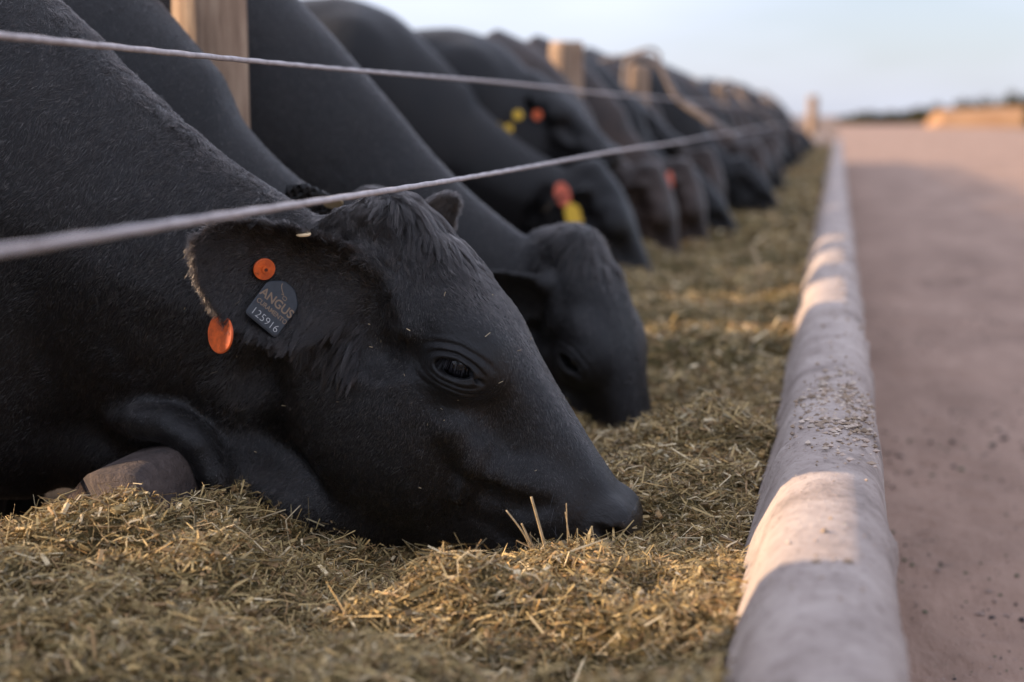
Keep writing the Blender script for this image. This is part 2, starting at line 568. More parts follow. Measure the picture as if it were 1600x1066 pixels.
def surface_nets(F):
    D = F.D
    ins = D < 0
    nx, ny, nz = D.shape
    c = [(i, j, k) for i in (0, 1) for j in (0, 1) for k in (0, 1)]
    sl = lambda o: tuple(slice(o[d], D.shape[d] - 1 + o[d]) for d in range(3))
    cnt = np.zeros((nx - 1, ny - 1, nz - 1), dtype=np.int8)
    for o in c:
        cnt += ins[sl(o)]
    act = (cnt > 0) & (cnt < 8)
    idx = np.argwhere(act)
    ids = np.full(act.shape, -1, dtype=np.int32)
    ids[act] = np.arange(len(idx))
    vals = {o: D[idx[:, 0] + o[0], idx[:, 1] + o[1], idx[:, 2] + o[2]] for o in c}
    acc = np.zeros((len(idx), 3)); n = np.zeros(len(idx))
    for a in c:
        for d in range(3):
            if a[d] == 0:
                b = list(a); b[d] = 1; b = tuple(b)
                va, vb = vals[a], vals[b]
                m = (va < 0) != (vb < 0)
                t = np.where(m, va / np.where(m, va - vb, 1), 0)
                p = np.array(a, float)[None] + np.zeros((len(idx), 3))
                p[:, d] = t
                acc[m] += p[m]; n[m] += 1
    loc = acc / np.maximum(n, 1)[:, None]
    V = np.zeros((len(idx), 3))
    for d in range(3):
        ax = F.a[d]
        i = idx[:, d]
        V[:, d] = ax[i] * (1 - loc[:, d]) + ax[i + 1] * loc[:, d]
    quads = []
    for d in range(3):
        e1, e2 = [(1, 2), (2, 0), (0, 1)][d]
        s0 = [slice(None)] * 3; s1 = [slice(None)] * 3
        s0[d] = slice(0, -1); s1[d] = slice(1, None)
        A, B = ins[tuple(s0)], ins[tuple(s1)]
        ed = np.argwhere(A != B)
        ok = (ed[:, e1] > 0) & (ed[:, e2] > 0) & (ed[:, e1] < D.shape[e1] - 1) & (ed[:, e2] < D.shape[e2] - 1)
        ed = ed[ok]
        fl = A[ed[:, 0], ed[:, 1], ed[:, 2]]
        def g(o1, o2):
            q = ed.copy(); q[:, e1] -= o1; q[:, e2] -= o2
            return ids[q[:, 0], q[:, 1], q[:, 2]]
        Q = np.stack([g(1, 1), g(0, 1), g(0, 0), g(1, 0)], 1)
        Q[~fl] = Q[~fl][:, ::-1]
        quads.append(Q)
    return V, np.vstack(quads)


def relax(V, Q, it=2, lam=0.5, mu=-0.52):
    e = np.vstack([Q[:, [0, 1]], Q[:, [1, 2]], Q[:, [2, 3]], Q[:, [3, 0]]])
    n = len(V)
    cnt = np.bincount(e[:, 0], minlength=n) + np.bincount(e[:, 1], minlength=n)
    for k in range(it):
        for f in (lam, mu):
            s = np.zeros_like(V)
            for d in range(3):
                s[:, d] = np.bincount(e[:, 0], V[e[:, 1], d], n) + np.bincount(e[:, 1], V[e[:, 0], d], n)
            V = V + f * (s / np.maximum(cnt, 1)[:, None] - V)
    return V


def unit(v):
    v = np.asarray(v, float)
    return v / np.linalg.norm(v)


def lid_relief(ps, V):
    """raise lid rims and press the skin creases round each eye"""
    for sg in (-1, 1):
        e1 = unit(0.80 * ps.d + 0.60 * ps.n); e2 = unit(-0.60 * ps.d + 0.80 * ps.n); e3 = ps.l * sg
        q = V - ps.H(EYE[0], EYE[1], EYE[2] * sg)
        a_, b_, c_ = q @ e1, q @ e2, q @ e3
        near = (np.abs(a_) < 0.085) & (np.abs(b_) < 0.075) & (c_ > 0.0)
        b2 = b_ + 0.002 + 0.16 * np.clip(a_, 0, 1)
        rho = np.sqrt((a_ / 0.0365)**2 + (b2 / 0.0176)**2)
        dl = (rho - 1) * 0.0160
        side = b2**2 / (b2**2 + (0.22 * a_)**2 + 1e-8)
        up = b2 > 0
        gsn = lambda c, s_: np.exp(-((dl - c) / s_)**2)
        h = 0.0034 * gsn(0.0022, 0.0026)
        h += np.where(up, -0.0034 * gsn(0.0078, 0.0020) + 0.0030 * gsn(0.0125, 0.0034) - 0.0022 * gsn(0.0195, 0.0030) + 0.0012 * gsn(0.026, 0.004),
                      -0.0024 * gsn(0.0072, 0.0019) + 0.0018 * gsn(0.0110, 0.0024) - 0.0022 * gsn(0.0155, 0.0020) + 0.0014 * gsn(0.0200, 0.003) - 0.0014 * gsn(0.026, 0.003)) * side
        h = np.where(near & (c_ > 0.012), h, 0) * np.clip((0.085 - np.abs(a_)) / 0.03, 0, 1)
        V = V + e3[None] * (0.8 * h)[:, None]
    return V


class Pose:
    """frames of one cow pose. x forward (towards the trough), y across, z up; y = 0 is the cow's midplane"""
    def __init__(s, poll, pitch, yaw=0.0, roll=0.0, scale=1.0, neck0=(-1.80, 0, 1.13), near_ear=None, far_ear=None, neck_drop=1.0):
        a, y = math.radians(pitch), math.radians(yaw)
        s.poll = np.asarray(poll, float)
        s.d = np.array([math.cos(a) * math.cos(y), -math.cos(a) * math.sin(y), -math.sin(a)])
        n = np.array([math.sin(a) * math.cos(y), -math.sin(a) * math.sin(y), math.cos(a)])
        l = np.array([math.sin(y), math.cos(y), 0])
        rr = math.radians(roll)
        s.n = n * math.cos(rr) - l * math.sin(rr)
        s.l = l * math.cos(rr) + n * math.sin(rr)
        s.k = scale
        s.N0 = np.asarray(neck0, float)
        s.neck_drop = neck_drop
        s.folds = []; s.creases = []
        s.near_ear, s.far_ear = near_ear, far_ear

    def H(s, u, v, w):
        return s.poll + s.k * (u * s.d + v * s.n + w * s.l)

    def frame(s):
        return np.stack([s.d, s.n, s.l])


HEAD_TOP = dense([(-0.06, -0.075), (-0.03, -0.02), (0.03, 0.012), (0.08, 0.030), (0.16, 0.038), (0.25, 0.034), (0.36, 0.018), (0.48, 0.006), (0.57, -0.002), (0.62, -0.010), (0.65, -0.028), (0.668, -0.065)])
HEAD_BOT = dense([(-0.06, -0.12), (0.0, -0.24), (0.08, -0.325), (0.18, -0.385), (0.28, -0.395), (0.38, -0.368), (0.48, -0.325), (0.56, -0.275), (0.61, -0.225), (0.645, -0.165), (0.668, -0.10)])
HEAD_HW = dense([(-0.06, 0.045), (-0.02, 0.075), (0.05, 0.098), (0.12, 0.108), (0.22, 0.114), (0.30, 0.112), (0.40, 0.096), (0.50, 0.084), (0.57, 0.086), (0.62, 0.083), (0.65, 0.068), (0.668, 0.035)])

BODY_TOP = dense([(-3.80, 1.36), (-3.68, 1.55), (-3.4, 1.655), (-3.0, 1.66), (-2.5, 1.635), (-2.0, 1.665), (-1.75, 1.60), (-1.5, 1.38), (-1.34, 1.2)])
BODY_BOT = dense([(-3.80, 1.12), (-3.68, 0.98), (-3.4, 0.86), (-3.0, 0.73), (-2.5, 0.67), (-2.0, 0.50), (-1.75, 0.42), (-1.5, 0.44), (-1.34, 0.70)])
BODY_HW = dense([(-3.80, 0.10), (-3.68, 0.24), (-3.4, 0.32), (-3.0, 0.36), (-2.5, 0.385), (-2.0, 0.345), (-1.75, 0.295), (-1.5, 0.21), (-1.34, 0.08)])


def ear_frame(base, tip, facing):
    a = np.asarray(tip, float) - np.asarray(base, float)
    L = np.linalg.norm(a); a = a / L
    c = np.asarray(facing, float); c = unit(c - a * (c @ a))
    b = np.cross(c, a)
    return np.asarray(base, float), a, b, c, L


EAR_UP = dense([(0, 0.05), (0.12, 0.088), (0.35, 0.120), (0.6, 0.116), (0.8, 0.090), (0.93, 0.050), (1.0, 0.008)])   # lower half
EAR_DN = dense([(0, 0.04), (0.15, 0.056), (0.45, 0.057), (0.66, 0.053), (0.85, 0.038), (0.95, 0.020), (1.0, 0.004)])   # upper half


def ear_mid(t, bw, L):
    """height of the ear's middle sheet towards the opening; cupped, more so near the base"""
    cup = 4.6 * (1 - 0.55 * np.clip(t, 0, 1))
    return cup * bw**2 - 0.016 * np.sin(np.clip(t, 0, 1) * math.pi)


def add_ear(F, base, tip, facing, scale=1.0, th=0.0065):
    o, a, b, c, L = ear_frame(base, tip, facing)

    def fn(X, Y, Z):
        x, y, z = X - o[0], Y - o[1], Z - o[2]
        qa = a[0] * x + a[1] * y + a[2] * z
        qb = b[0] * x + b[1] * y + b[2] * z
        qc = c[0] * x + c[1] * y + c[2] * z
        t = qa / L
        tc = np.clip(t, 0, 1)
        hw = np.where(qb * (-1 if b[2] > 0 else 1) > 0, EAR_UP(tc), EAR_DN(tc)) * scale
        side = np.abs(qb) - hw
        bb = np.clip(qb, -hw, hw)
        sheet = np.abs(qc - ear_mid(tc, bb / scale, L) * scale)
        thk = (th + 0.012 * np.clip(0.25 - tc, 0, 1) / 0.25) * (1 - 0.3 * tc)
        e = np.maximum(np.maximum(side, 0), np.maximum(qa - L, 0) + np.maximum(-qa - 0.01, 0))
        return np.sqrt(e**2 + sheet**2) - thk
    m = 0.15
    F.op(fn, np.minimum(o, np.asarray(tip)) - m, np.maximum(o, np.asarray(tip)) + m, 0.03)


EYE = (0.258, -0.056, 0.092)     # eyeball centre in the head frame (either side)
EYE_R = 0.034


def build_field(ps, axes, detail=True):
    F = Field(*axes)
    I3 = np.eye(3)
    # trunk
    F.loft((0, 0, 0), np.array([1., 0, 0]), np.array([0, 0, 1.]), np.array([0, 1., 0]), BODY_TOP, BODY_BOT, BODY_HW, -3.80, -1.34, ((-3.85, -0.45, 0.5), (-1.3, 0.45, 1.72)), 2.3, 0.05)
    F.ellipsoid((-3.35, 0.2, 1.40), I3, (0.22, 0.16, 0.2), 0.1); F.ellipsoid((-3.35, -0.2, 1.40), I3, (0.22, 0.16, 0.2), 0.1)
    for sg in (-1, 1):
        F.ellipsoid((-1.85, 0.2 * sg, 1.18), I3, (0.22, 0.11, 0.36), 0.1)
        F.chain([(-1.74, 0.18 * sg, 0.98), (-1.82, 0.19 * sg, 0.74), (-1.745, 0.19 * sg, 0.42), (-1.75, 0.19 * sg, 0.14), (-1.71, 0.19 * sg, 0.05)], [0.14, 0.095, 0.062, 0.046, 0.06], 0.06)
        F.chain([(-1.70, 0.19 * sg, 0.035), (-1.66, 0.19 * sg, 0.03)], [0.055, 0.04], 0.02)
        F.chain([(-3.30, 0.2 * sg, 1.20), (-3.12, 0.21 * sg, 0.84), (-3.50, 0.2 * sg, 0.58), (-3.42, 0.2 * sg, 0.16), (-3.37, 0.2 * sg, 0.05)], [0.24, 0.15, 0.065, 0.05, 0.06], 0.07)
        F.chain([(-3.36, 0.2 * sg, 0.035), (-3.32, 0.2 * sg, 0.03)], [0.055, 0.04], 0.02)
    F.chain([(-3.74, 0, 1.56), (-3.86, 0, 1.46), (-3.88, 0, 1.0), (-3.86, 0.02, 0.6)], [0.05, 0.035, 0.025, 0.045], 0.05)
    # neck
    N0 = ps.N0
    N1 = ps.H(0.10, -0.13, 0)
    ax = N1 - N0; L = np.linalg.norm(ax); ax = ax / L
    up = np.array([0, 0, 1.]) - ax * ax[2]; up = unit(up)
    lat = np.cross(up, ax)
    s = L / 1.067
    top = dense([(-0.3, 0.44), (0, 0.43), (0.20 * s, 0.37), (0.333 * s, 0.315), (0.477 * s, 0.254), (0.6 * s, 0.198), (0.75 * s, 0.145), (0.92 * s, 0.108), (1.067 * s, 0.085)])
    nd = ps.neck_drop
    bot = dense([(-0.3, -0.52), (0, -0.60), (0.3 * s, -0.53 * nd), (0.55 * s, -0.47 * nd), (0.75 * s, -0.43 * nd), (0.92 * s, -0.38 * nd), (1.067 * s, -0.27)])
    hw = dense([(-0.3, 0.26), (0, 0.27), (0.3 * s, 0.22), (0.6 * s, 0.165), (0.85 * s, 0.135), (1.067 * s, 0.10)])
    lo = np.minimum(N0, N1) - 0.55; hi = np.maximum(N0, N1) + 0.55
    F.loft(N0, ax, up, lat, top, bot, hw, -0.3, L, (lo, hi), 2.1, 0.07, taper=0.55)
    # dewlap and throat folds
    p0 = N0 + ax * 0.25 * s - up * 0.52; p1 = N0 + ax * 0.62 * s - up * 0.45 * nd; p2 = N0 + ax * 0.86 * s - up * 0.38 * nd
    F.chain([p0, p1, p2], [0.05, 0.045, 0.05], 0.08)
    # ---- head
    R = ps.frame()
    lo = np.minimum.reduce([ps.H(u, v, w) for u in (-0.08, 0.69) for v in (-0.43, 0.06) for w in (-0.15, 0.15)])
    hi = np.maximum.reduce([ps.H(u, v, w) for u in (-0.08, 0.69) for v in (-0.43, 0.06) for w in (-0.15, 0.15)])
    K = ps.k
    F.loft(ps.poll, ps.d, ps.n, ps.l, lambda a: HEAD_TOP(a / K) * K, lambda a: HEAD_BOT(a / K) * K, lambda a: HEAD_HW(a / K) * K, -0.06 * K, 0.668 * K, (lo, hi), 3.2, 0.045, taper=0.40)
    H = ps.H
    F.ellipsoid(H(-0.005, -0.035, 0), R, (0.05, 0.045, 0.075), 0.05)              # poll knob
    F.ellipsoid(H(0.628, -0.062, 0), R, (0.046, 0.066, 0.084), 0.035)             # muzzle pad
    F.ellipsoid(H(0.585, -0.185, 0), R, (0.075, 0.045, 0.055), 0.035)            # chin
    for sg in (-1, 1):
        F.ellipsoid(H(0.265, -0.245, 0.066 * sg), R, (0.145, 0.125, 0.048), 0.06)   # masseter
        F.ellipsoid(H(0.235, -0.030, 0.092 * sg), R, (0.075, 0.042, 0.036), 0.05)  # brow over the eye
        F.ellipsoid(H(0.268, -0.062, 0.094 * sg), R, (0.058, 0.050, 0.046), 0.035) # orbit
        F.ellipsoid(H(0.12, -0.12, 0.085 * sg), R, (0.075, 0.05, 0.04), 0.05)      # behind the ear
        F.chain([H(0.05, -0.105, 0.130 * sg), H(0.115, -0.138, 0.127 * sg), H(0.165, -0.146, 0.124 * sg), H(0.196, -0.116, 0.131 * sg)], [0.022, 0.033, 0.035, 0.022], 0.030, True)
        F.chain([H(0.01, -0.25, 0.118 * sg), H(0.075, -0.345, 0.110 * sg), H(0.16, -0.425, 0.095 * sg), H(0.30, -0.445, 0.075 * sg)], [0.018, 0.024, 0.026, 0.02], 0.06, True)  # hollow behind the eye
        F.ellipsoid(H(0.085, -0.105, 0.128 * sg), R, (0.055, 0.022, 0.026), 0.04, True)
        F.ellipsoid(H(0.395, -0.075, 0.125 * sg), R, (0.055, 0.045, 0.034), 0.06, True) # hollow below the eye
        F.chain([H(0.34, -0.125, 0.104 * sg), H(0.42, -0.135, 0.090 * sg)], [0.018, 0.014], 0.05)  # facial crest
        F.ellipsoid(H(0.52, -0.10, 0.076 * sg), R, (0.07, 0.045, 0.022), 0.04)     # lip muscle
        # folds above the lip
        F.chain([H(0.405, -0.165, 0.108 * sg), H(0.455, -0.155, 0.104 * sg), H(0.50, -0.125, 0.104 * sg), H(0.52, -0.09, 0.103 * sg)], [0.006, 0.009, 0.009, 0.005], 0.03, True)
        F.chain([H(0.50, -0.185, 0.10 * sg), H(0.555, -0.165, 0.10 * sg), H(0.60, -0.13, 0.094 * sg)], [0.006, 0.008, 0.006], 0.03, True)
        F.chain([H(0.47, -0.205, 0.088 * sg), H(0.57, -0.165, 0.082 * sg), H(0.64, -0.135, 0.050 * sg), H(0.668, -0.125, 0.0)], [0.004, 0.006, 0.006, 0.006], 0.02, True)  # mouth
        # nostril: rim, then the opening
        F.ellipsoid(H(0.612, -0.034, 0.052 * sg), R, (0.038, 0.034, 0.032), 0.025)
        F.chain([H(0.645, -0.030, 0.050 * sg), H(0.630, -0.034, 0.074 * sg), H(0.604, -0.044, 0.088 * sg)], [0.011, 0.015, 0.007], 0.010, True)
        # ---- eye: lids as rings, socket carved for the ball
        e1 = unit(0.80 * ps.d + 0.60 * ps.n); e2 = unit(-0.60 * ps.d + 0.80 * ps.n); e3 = ps.l * sg
        E = H(EYE[0], EYE[1], EYE[2] * sg)
        R2 = np.stack([e1, e2, e3])
        F.ellipsoid(E, R2, np.array([0.043, 0.037, 0.0385]), 0.03)
        if detail:
            # slit cut down to the ball, tear corner, creases
            F.ellipsoid(E + e3 * 0.034 - e2 * 0.002, R2, np.array([0.0355, 0.0172, 0.030]), 0.004, True)
            F.capsule(E + e3 * 0.037 + e1 * 0.022 - e2 * 0.004, E + e3 * 0.038 + e1 * 0.050 - e2 * 0.013, 0.0070, 0.0038, 0.006, True)
            F.ellipsoid(E, np.eye(3), np.array([1, 1, 1]) * (EYE_R + 0.0004), 0.001, True)
    if detail:
        # light skin creases on the cheek
        for sg in (-1, 1):
            F.chain([H(0.150, -0.255, 0.122 * sg), H(0.132, -0.215, 0.126 * sg), H(0.150, -0.175, 0.124 * sg)], [0.002, 0.003, 0.002], 0.02, True)
            F.chain([H(0.43, -0.20, 0.098 * sg), H(0.40, -0.145, 0.101 * sg), H(0.385, -0.115, 0.103 * sg)], [0.003, 0.004, 0.003], 0.03)
    for pts_, rad_ in ps.creases:
        F.chain(pts_, rad_, 0.035, True)
    for pts_, rad_ in ps.folds:
        F.chain(pts_, rad_, 0.045)
    for e in (ps.near_ear, ps.far_ear):
        if e is not None:
            add_ear(F, *e)
    return F


def default_ears(ps, back=0.55, droop=0.0):
    out = []
    for sg in (-1, 1):
        base = ps.H(0.085, -0.115, 0.105 * sg)
        tip = base + 0.245 * unit(ps.l * sg * 0.85 - ps.d * back * 0.35 - ps.n * back * 0.8 + np.array([0, 0, 0.10 - droop]))
        out.append((base, tip, unit(ps.n * 0.7 + ps.d * 0.55 + ps.l * sg * 0.1 - np.array([0, 0, 0.2]))))
    ps.near_ear, ps.far_ear = out
    return ps


def coarse_axes(step=0.016, xlo=-3.95, xhi=-0.15):
    return (np.arange(xlo, xhi, step), np.arange(-0.62, 0.62, step), np.arange(-0.02, 1.78, step))


# ------------------------------------------------------------------ fur
def make_fur(name, V, Q, count, length_fn, dir_fn, dens_fn, mat, parent, radius=0.00028, npts=4, lift=0.35, seed=1, clump=0.25):
    r_ = np.random.default_rng(seed)
    tri = np.vstack([Q[:, [0, 1, 2]], Q[:, [0, 2, 3]]])
    A = V[tri]
    nr = np.cross(A[:, 1] - A[:, 0], A[:, 2] - A[:, 0])
    ar = np.linalg.norm(nr, axis=1) * 0.5
    cen = A.mean(1)
    nrm_t = nr / (2 * ar[:, None] + 1e-12)
    wgt = ar * dens_fn(cen, nrm_t)
    wgt = wgt / wgt.sum()
    pick = r_.choice(len(tri), size=count, p=wgt)
    # smooth vertex normals
    vn = np.zeros_like(V)
    for k in range(3):
        for d in range(3):
            vn[:, d] += np.bincount(tri[:, k], nr[:, d], len(V))
    vn /= np.linalg.norm(vn, axis=1)[:, None] + 1e-12
    b = r_.random((count, 2)); fl = b.sum(1) > 1; b[fl] = 1 - b[fl]
    w = np.stack([1 - b.sum(1), b[:, 0], b[:, 1]], 1)
    P = (A[pick] * w[:, :, None]).sum(1)
    n = (vn[tri[pick]] * w[:, :, None]).sum(1)
    n /= np.linalg.norm(n, axis=1)[:, None] + 1e-12
    L = length_fn(P, n) * (0.6 + 0.8 * r_.random(count))
    D = dir_fn(P, n)
    D = D + clump * np.stack([vnoise(P, 55, 3), vnoise(P, 55, 5), vnoise(P, 55, 7)], 1) + 0.5 * clump * r_.normal(size=(count, 3)) + clump * np.stack([vnoise(P, 16, 13), vnoise(P, 16, 15), vnoise(P, 16, 17)], 1)
    D = D - n * (D * n).sum(1)[:, None]
    D /= np.linalg.norm(D, axis=1)[:, None] + 1e-9
    lf = lift * (0.6 + 0.8 * r_.random(count))
    pts = np.zeros((count, npts, 3))
    for k in range(npts):
        t = k / (npts - 1)
        pts[:, k] = P - n * 0.0008 + D * (L * t * (1 - 0.1 * t))[:, None] + n * (L * lf * t * (1 - 0.55 * t))[:, None] + np.array([0, 0, -1]) * (np.clip(L - 0.02, 0, 1) * 0.45 * t * t)[:, None]
    # long hair gathers into locks: pull each long strand towards the nearest guide strand
    lg = np.flatnonzero(L > 0.019)
    if len(lg) > 50:
        gd = lg[r_.random(len(lg)) < 1 / 26]
        near = np.empty(len(lg), int)
        for i0 in range(0, len(lg), 4000):
            dd = ((P[lg[i0:i0 + 4000], None] - P[gd][None])**2).sum(-1)
            near[i0:i0 + 4000] = gd[dd.argmin(1)]
        wob = np.stack([vnoise(P[near], 90, 61), vnoise(P[near], 90, 62), vnoise(P[near], 90, 63)], 1)
        for k in range(1, npts):
            t = k / (npts - 1)
            wgt_ = (0.80 * t**0.8) * np.clip((L[lg] - 0.019) / 0.012, 0, 1)
            pts[lg, k] = pts[lg, k] * (1 - wgt_)[:, None] + pts[near, k] * wgt_[:, None] + wob * (0.011 * t * t * np.clip((L[lg] - 0.022) / 0.02, 0, 1))[:, None]
    return curves_obj(name, pts, radius, mat, parent)


def curves_obj(name, pts, radius, mat, parent, taper=0.85):
    c, m, _ = pts.shape
    hc = bpy.data.hair_curves.new(name)
    hc.add_curves([m] * c)
    hc.points.foreach_set('position', pts.astype(np.float32).ravel())
    at = hc.attributes.get('radius') or hc.attributes.new('radius', 'FLOAT', 'POINT')
    rr = np.tile((radius * (1 - taper * np.linspace(0, 1, m)**1.5)).astype(np.float32), (c, 1)) if np.isscalar(radius) else (radius[:, None] * (1 - taper * np.linspace(0, 1, m)[None]**1.5)).astype(np.float32)
    at.data.foreach_set('value', rr.ravel())
    hc.materials.append(mat)
    o = bpy.data.objects.new(name, hc)
    col.objects.link(o)
    if parent is not None:
        o.parent = parent
    return o


def eyeball(ps, sg, parent):
    """ball with a faint iris bulge; lies inside the carved socket"""
    c = ps.H(EYE[0], EYE[1], EYE[2] * sg)
    nu, nv = 40, 24
    th = np.linspace(0, 2 * math.pi, nu, endpoint=False); ph = np.linspace(0.001, math.pi - 0.001, nv)
    T, Pp = np.meshgrid(th, ph, indexing='ij')
    D = np.stack([np.sin(Pp) * np.cos(T), np.sin(Pp) * np.sin(T), np.cos(Pp)], -1).reshape(-1, 3)
    out = unit(ps.l * sg + 0.2 * ps.n)
    Rr = EYE_R * (1 + 0.05 * np.clip((D @ out - 0.80) / 0.2, 0, 1))
    V = D * Rr[:, None]
    i = np.arange(nu * nv).reshape(nu, nv); j = np.roll(i, -1, 0)
    F = np.stack([i[:, :-1], i[:, 1:], j[:, 1:], j[:, :-1]], -1).reshape(-1, 4)
    o = mesh_np('eye', V, F, M_eye, parent)
    o.location = c
    return o


# ------------------------------------------------------------------ ear tags
def extrude_outline(name, pts2, th, mat, parent, M, bev=0.0012, hole=None):
    """flat plate with rounded edge from a 2-D outline (local XY), thickness along local Z"""
    p = np.asarray(pts2, float); n = len(p); c = p.mean(0)
    rings = []
    for sc, z in ((1 - bev / 0.02, 0), (1.0, bev), (1.0, th - bev), (1 - bev / 0.02, th)):
        q = c + (p - c) * sc
        rings.append(np.column_stack([q, np.full(n, z)]))
    V = np.vstack(rings + [[[c[0], c[1], 0]], [[c[0], c[1], th]]])
    F4, F3 = [], []
    for r_ in range(3):
        for i in range(n):
            j = (i + 1) % n
            F4.append((r_ * n + i, r_ * n + j, (r_ + 1) * n + j, (r_ + 1) * n + i))
    for i in range(n):
        j = (i + 1) % n
        F3.append((4 * n, j, i)); F3.append((4 * n + 1, 3 * n + i, 3 * n + j))
    o = mesh_np(name, V, [np.array(F4), np.array(F3)], mat, parent, smooth=False)
    o.matrix_local = M
    return o


def circle(r, n=28, c=(0, 0), sx=1.0):
    t = np.linspace(0, 2 * math.pi, n, endpoint=False)
    return np.column_stack([c[0] + r * sx * np.cos(t), c[1] + r * np.sin(t)])


def rounded(poly, r=0.006, k=4):
    p = np.asarray(poly, float); out = []
    n = len(p)
    for i in range(n):
        a, b, c = p[i - 1], p[i], p[(i + 1) % n]
        u = (a - b) / np.linalg.norm(a - b); w = (c - b) / np.linalg.norm(c - b)
        s, e = b + u * r, b + w * r
        for t in np.linspace(0, 1, k):
            out.append((1 - t)**2 * s + 2 * t * (1 - t) * b + t**2 * e)
    return np.array(out)


def frame_matrix(o, x, y):
    x = Vector(x).normalized(); y = Vector(y); y = (y - x * y.dot(x)).normalized(); z = x.cross(y)
    m = Matrix((x, y, z)).transposed().to_4x4()
    m.translation = Vector(o)
    return m


def lettering(body, size, loc, mat, parent, name='lettering', bold=0.0, sx=1.0):
    cu = bpy.data.curves.new(name, 'FONT')
    cu.body = body; cu.size = size; cu.align_x = 'CENTER'; cu.align_y = 'CENTER'
    cu.extrude = 0.0002; cu.offset = bold
    cu.materials.append(mat)
    tmp = bpy.data.objects.new('text_outline', cu)
    me = bpy.data.meshes.new_from_object(tmp)
    bpy.data.objects.remove(tmp)
    o = bpy.data.objects.new(name, me)
    if not me.materials:
        me.materials.append(mat)
    col.objects.link(o)
    o.parent = parent
    o.location = loc
    o.scale = (sx, 1, 1)
    return o


def stroke(name, pts2, r, mat, parent, z):
    """thin painted stroke as a flat ribbon"""
    p = np.asarray(pts2, float)
    t = np.gradient(p, axis=0); t /= np.linalg.norm(t, axis=1)[:, None] + 1e-9
    nn = np.column_stack([-t[:, 1], t[:, 0]])
    V = np.vstack([np.column_stack([p + nn * r, np.full(len(p), z)]), np.column_stack([p - nn * r, np.full(len(p), z)])])
    k = len(p)
    F = [(i, i + 1, k + i + 1, k + i) for i in range(k - 1)]
    return mesh_np(name, V, np.array(F), mat, parent, smooth=False)


# screen-parallel axes used once to orient plates that face roughly the camera side
VIEW_R = np.array([0.9752, 0.2211, 0.0]); VIEW_U = np.array([-0.0347, 0.153, 0.9876]); VIEW_T = np.array([0.218, -0.963, 0.157])


def rot2(ang, x, y):
    a = math.radians(ang)
    return x * math.cos(a) + y * math.sin(a), -x * math.sin(a) + y * math.cos(a)


# ================================================================== COWS
ROOT_X = -1.6
GROUP_COWS = 'black cows feeding in a row at the trough'


def sculpt(ps, axes, detail, relax_it):
    V, Q = surface_nets(build_field(ps, axes, detail))
    V = relax(V, Q, relax_it)
    return V, Q


def finish(root):
    """part meshes are modelled with x measured from the kerb; seat them on the root"""
    for ch in root.children:
        ch.location.x -= ROOT_X


def head_dir(ps):
    """lie of the coat: down the face, back over the cheek, down along the neck"""
    def fn(P, n):
        r = P - ps.poll
        u = r @ ps.d; v = r @ ps.n; w = r @ ps.l
        face = np.clip((v + 0.11) / 0.10, 0, 1) * np.clip((u + 0.02) / 0.08, 0, 1)
        head = np.clip((u - 0.02) / 0.12, 0, 1) * np.clip((P[:, 0] - ps.H(0.2, -0.34, 0)[0]) / 0.08, 0, 1)
        D_face = np.tile(ps.d, (len(P), 1)) + np.sign(w)[:, None] * ps.l * 0.35
        D_cheek = np.tile(-ps.n * 0.8 + ps.d * 0.45, (len(P), 1))
        D_neck = np.tile(np.array([-0.55, 0, -0.75]), (len(P), 1))
        D = D_neck * (1 - head)[:, None] + head[:, None] * (D_face * face[:, None] + D_cheek * (1 - face)[:, None])
        return D
    return fn


def ear_dist(P, e):
    o, a, b, c, L = ear_frame(*e[:3])
    q = P - o
    t = (q @ a) / L
    return t, q @ b, q @ c


# ---- nearest cow: fine sculpt, fur, lashes, written tag -------------------
HY = 2.40
heroA = Pose((-0.734, 0.0, 0.985), 51.5, 0.0, 0.0, 1.06)
heroA.folds = [([(-1.25, -0.09, 0.60), (-1.19, -0.118, 0.606), (-1.135, -0.130, 0.604), (-1.085, -0.130, 0.575), (-1.058, -0.125, 0.52), (-1.045, -0.115, 0.45)], [0.016, 0.018, 0.019, 0.019, 0.019, 0.018]),
               ([(-1.20, 0, 0.60), (-1.08, 0, 0.51), (-0.95, 0.0, 0.445), (-0.82, 0.0, 0.42)], [0.08, 0.085, 0.08, 0.075])]
heroA.creases = [([(-1.34, -0.185, 0.69), (-1.22, -0.178, 0.685), (-1.10, -0.168, 0.655), (-1.00, -0.155, 0.60), (-0.94, -0.14, 0.54)], [0.008, 0.013, 0.015, 0.015, 0.010]),
                 ([(-1.38, -0.20, 0.79), (-1.26, -0.198, 0.775), (-1.12, -0.186, 0.745), (-1.02, -0.172, 0.70)], [0.006, 0.011, 0.012, 0.006])]
heroA.near_ear = ((-0.800, -0.095, 0.862), (-1.003, -0.278, 0.952), (0.45, -0.80, -0.22))
heroA.far_ear = ((-0.800, 0.085, 0.885), (-0.715, 0.265, 0.985), (0.75, -0.25, -0.35), 0.9)
axes = (spaced((-3.95, -1.65, 0.03), (-1.65, -1.15, 0.009), (-1.15, -0.72, 0.0046), (-0.72, -0.53, 0.0019), (-0.53, -0.22, 0.0046)),
        spaced((-0.60, -0.36, 0.02), (-0.36, -0.16, 0.0050), (-0.16, -0.10, 0.0024), (-0.10, 0.36, 0.0055), (0.36, 0.6, 0.02)),
        spaced((-0.02, 0.30, 0.02), (0.30, 0.66, 0.0055), (0.66, 0.80, 0.0020), (0.80, 1.14, 0.0048), (1.14, 1.76, 0.012)))
Va, Qa = sculpt(heroA, axes, True, 2)
Va = lid_relief(heroA, Va)
# fine skin irregularity
_nz = 0.0012 * fbm(Va, 14, 3, 77)
Va = Va + np.stack([0 * _nz, -_nz * np.sign(-Va[:, 1] + 1e-6), _nz], 1)

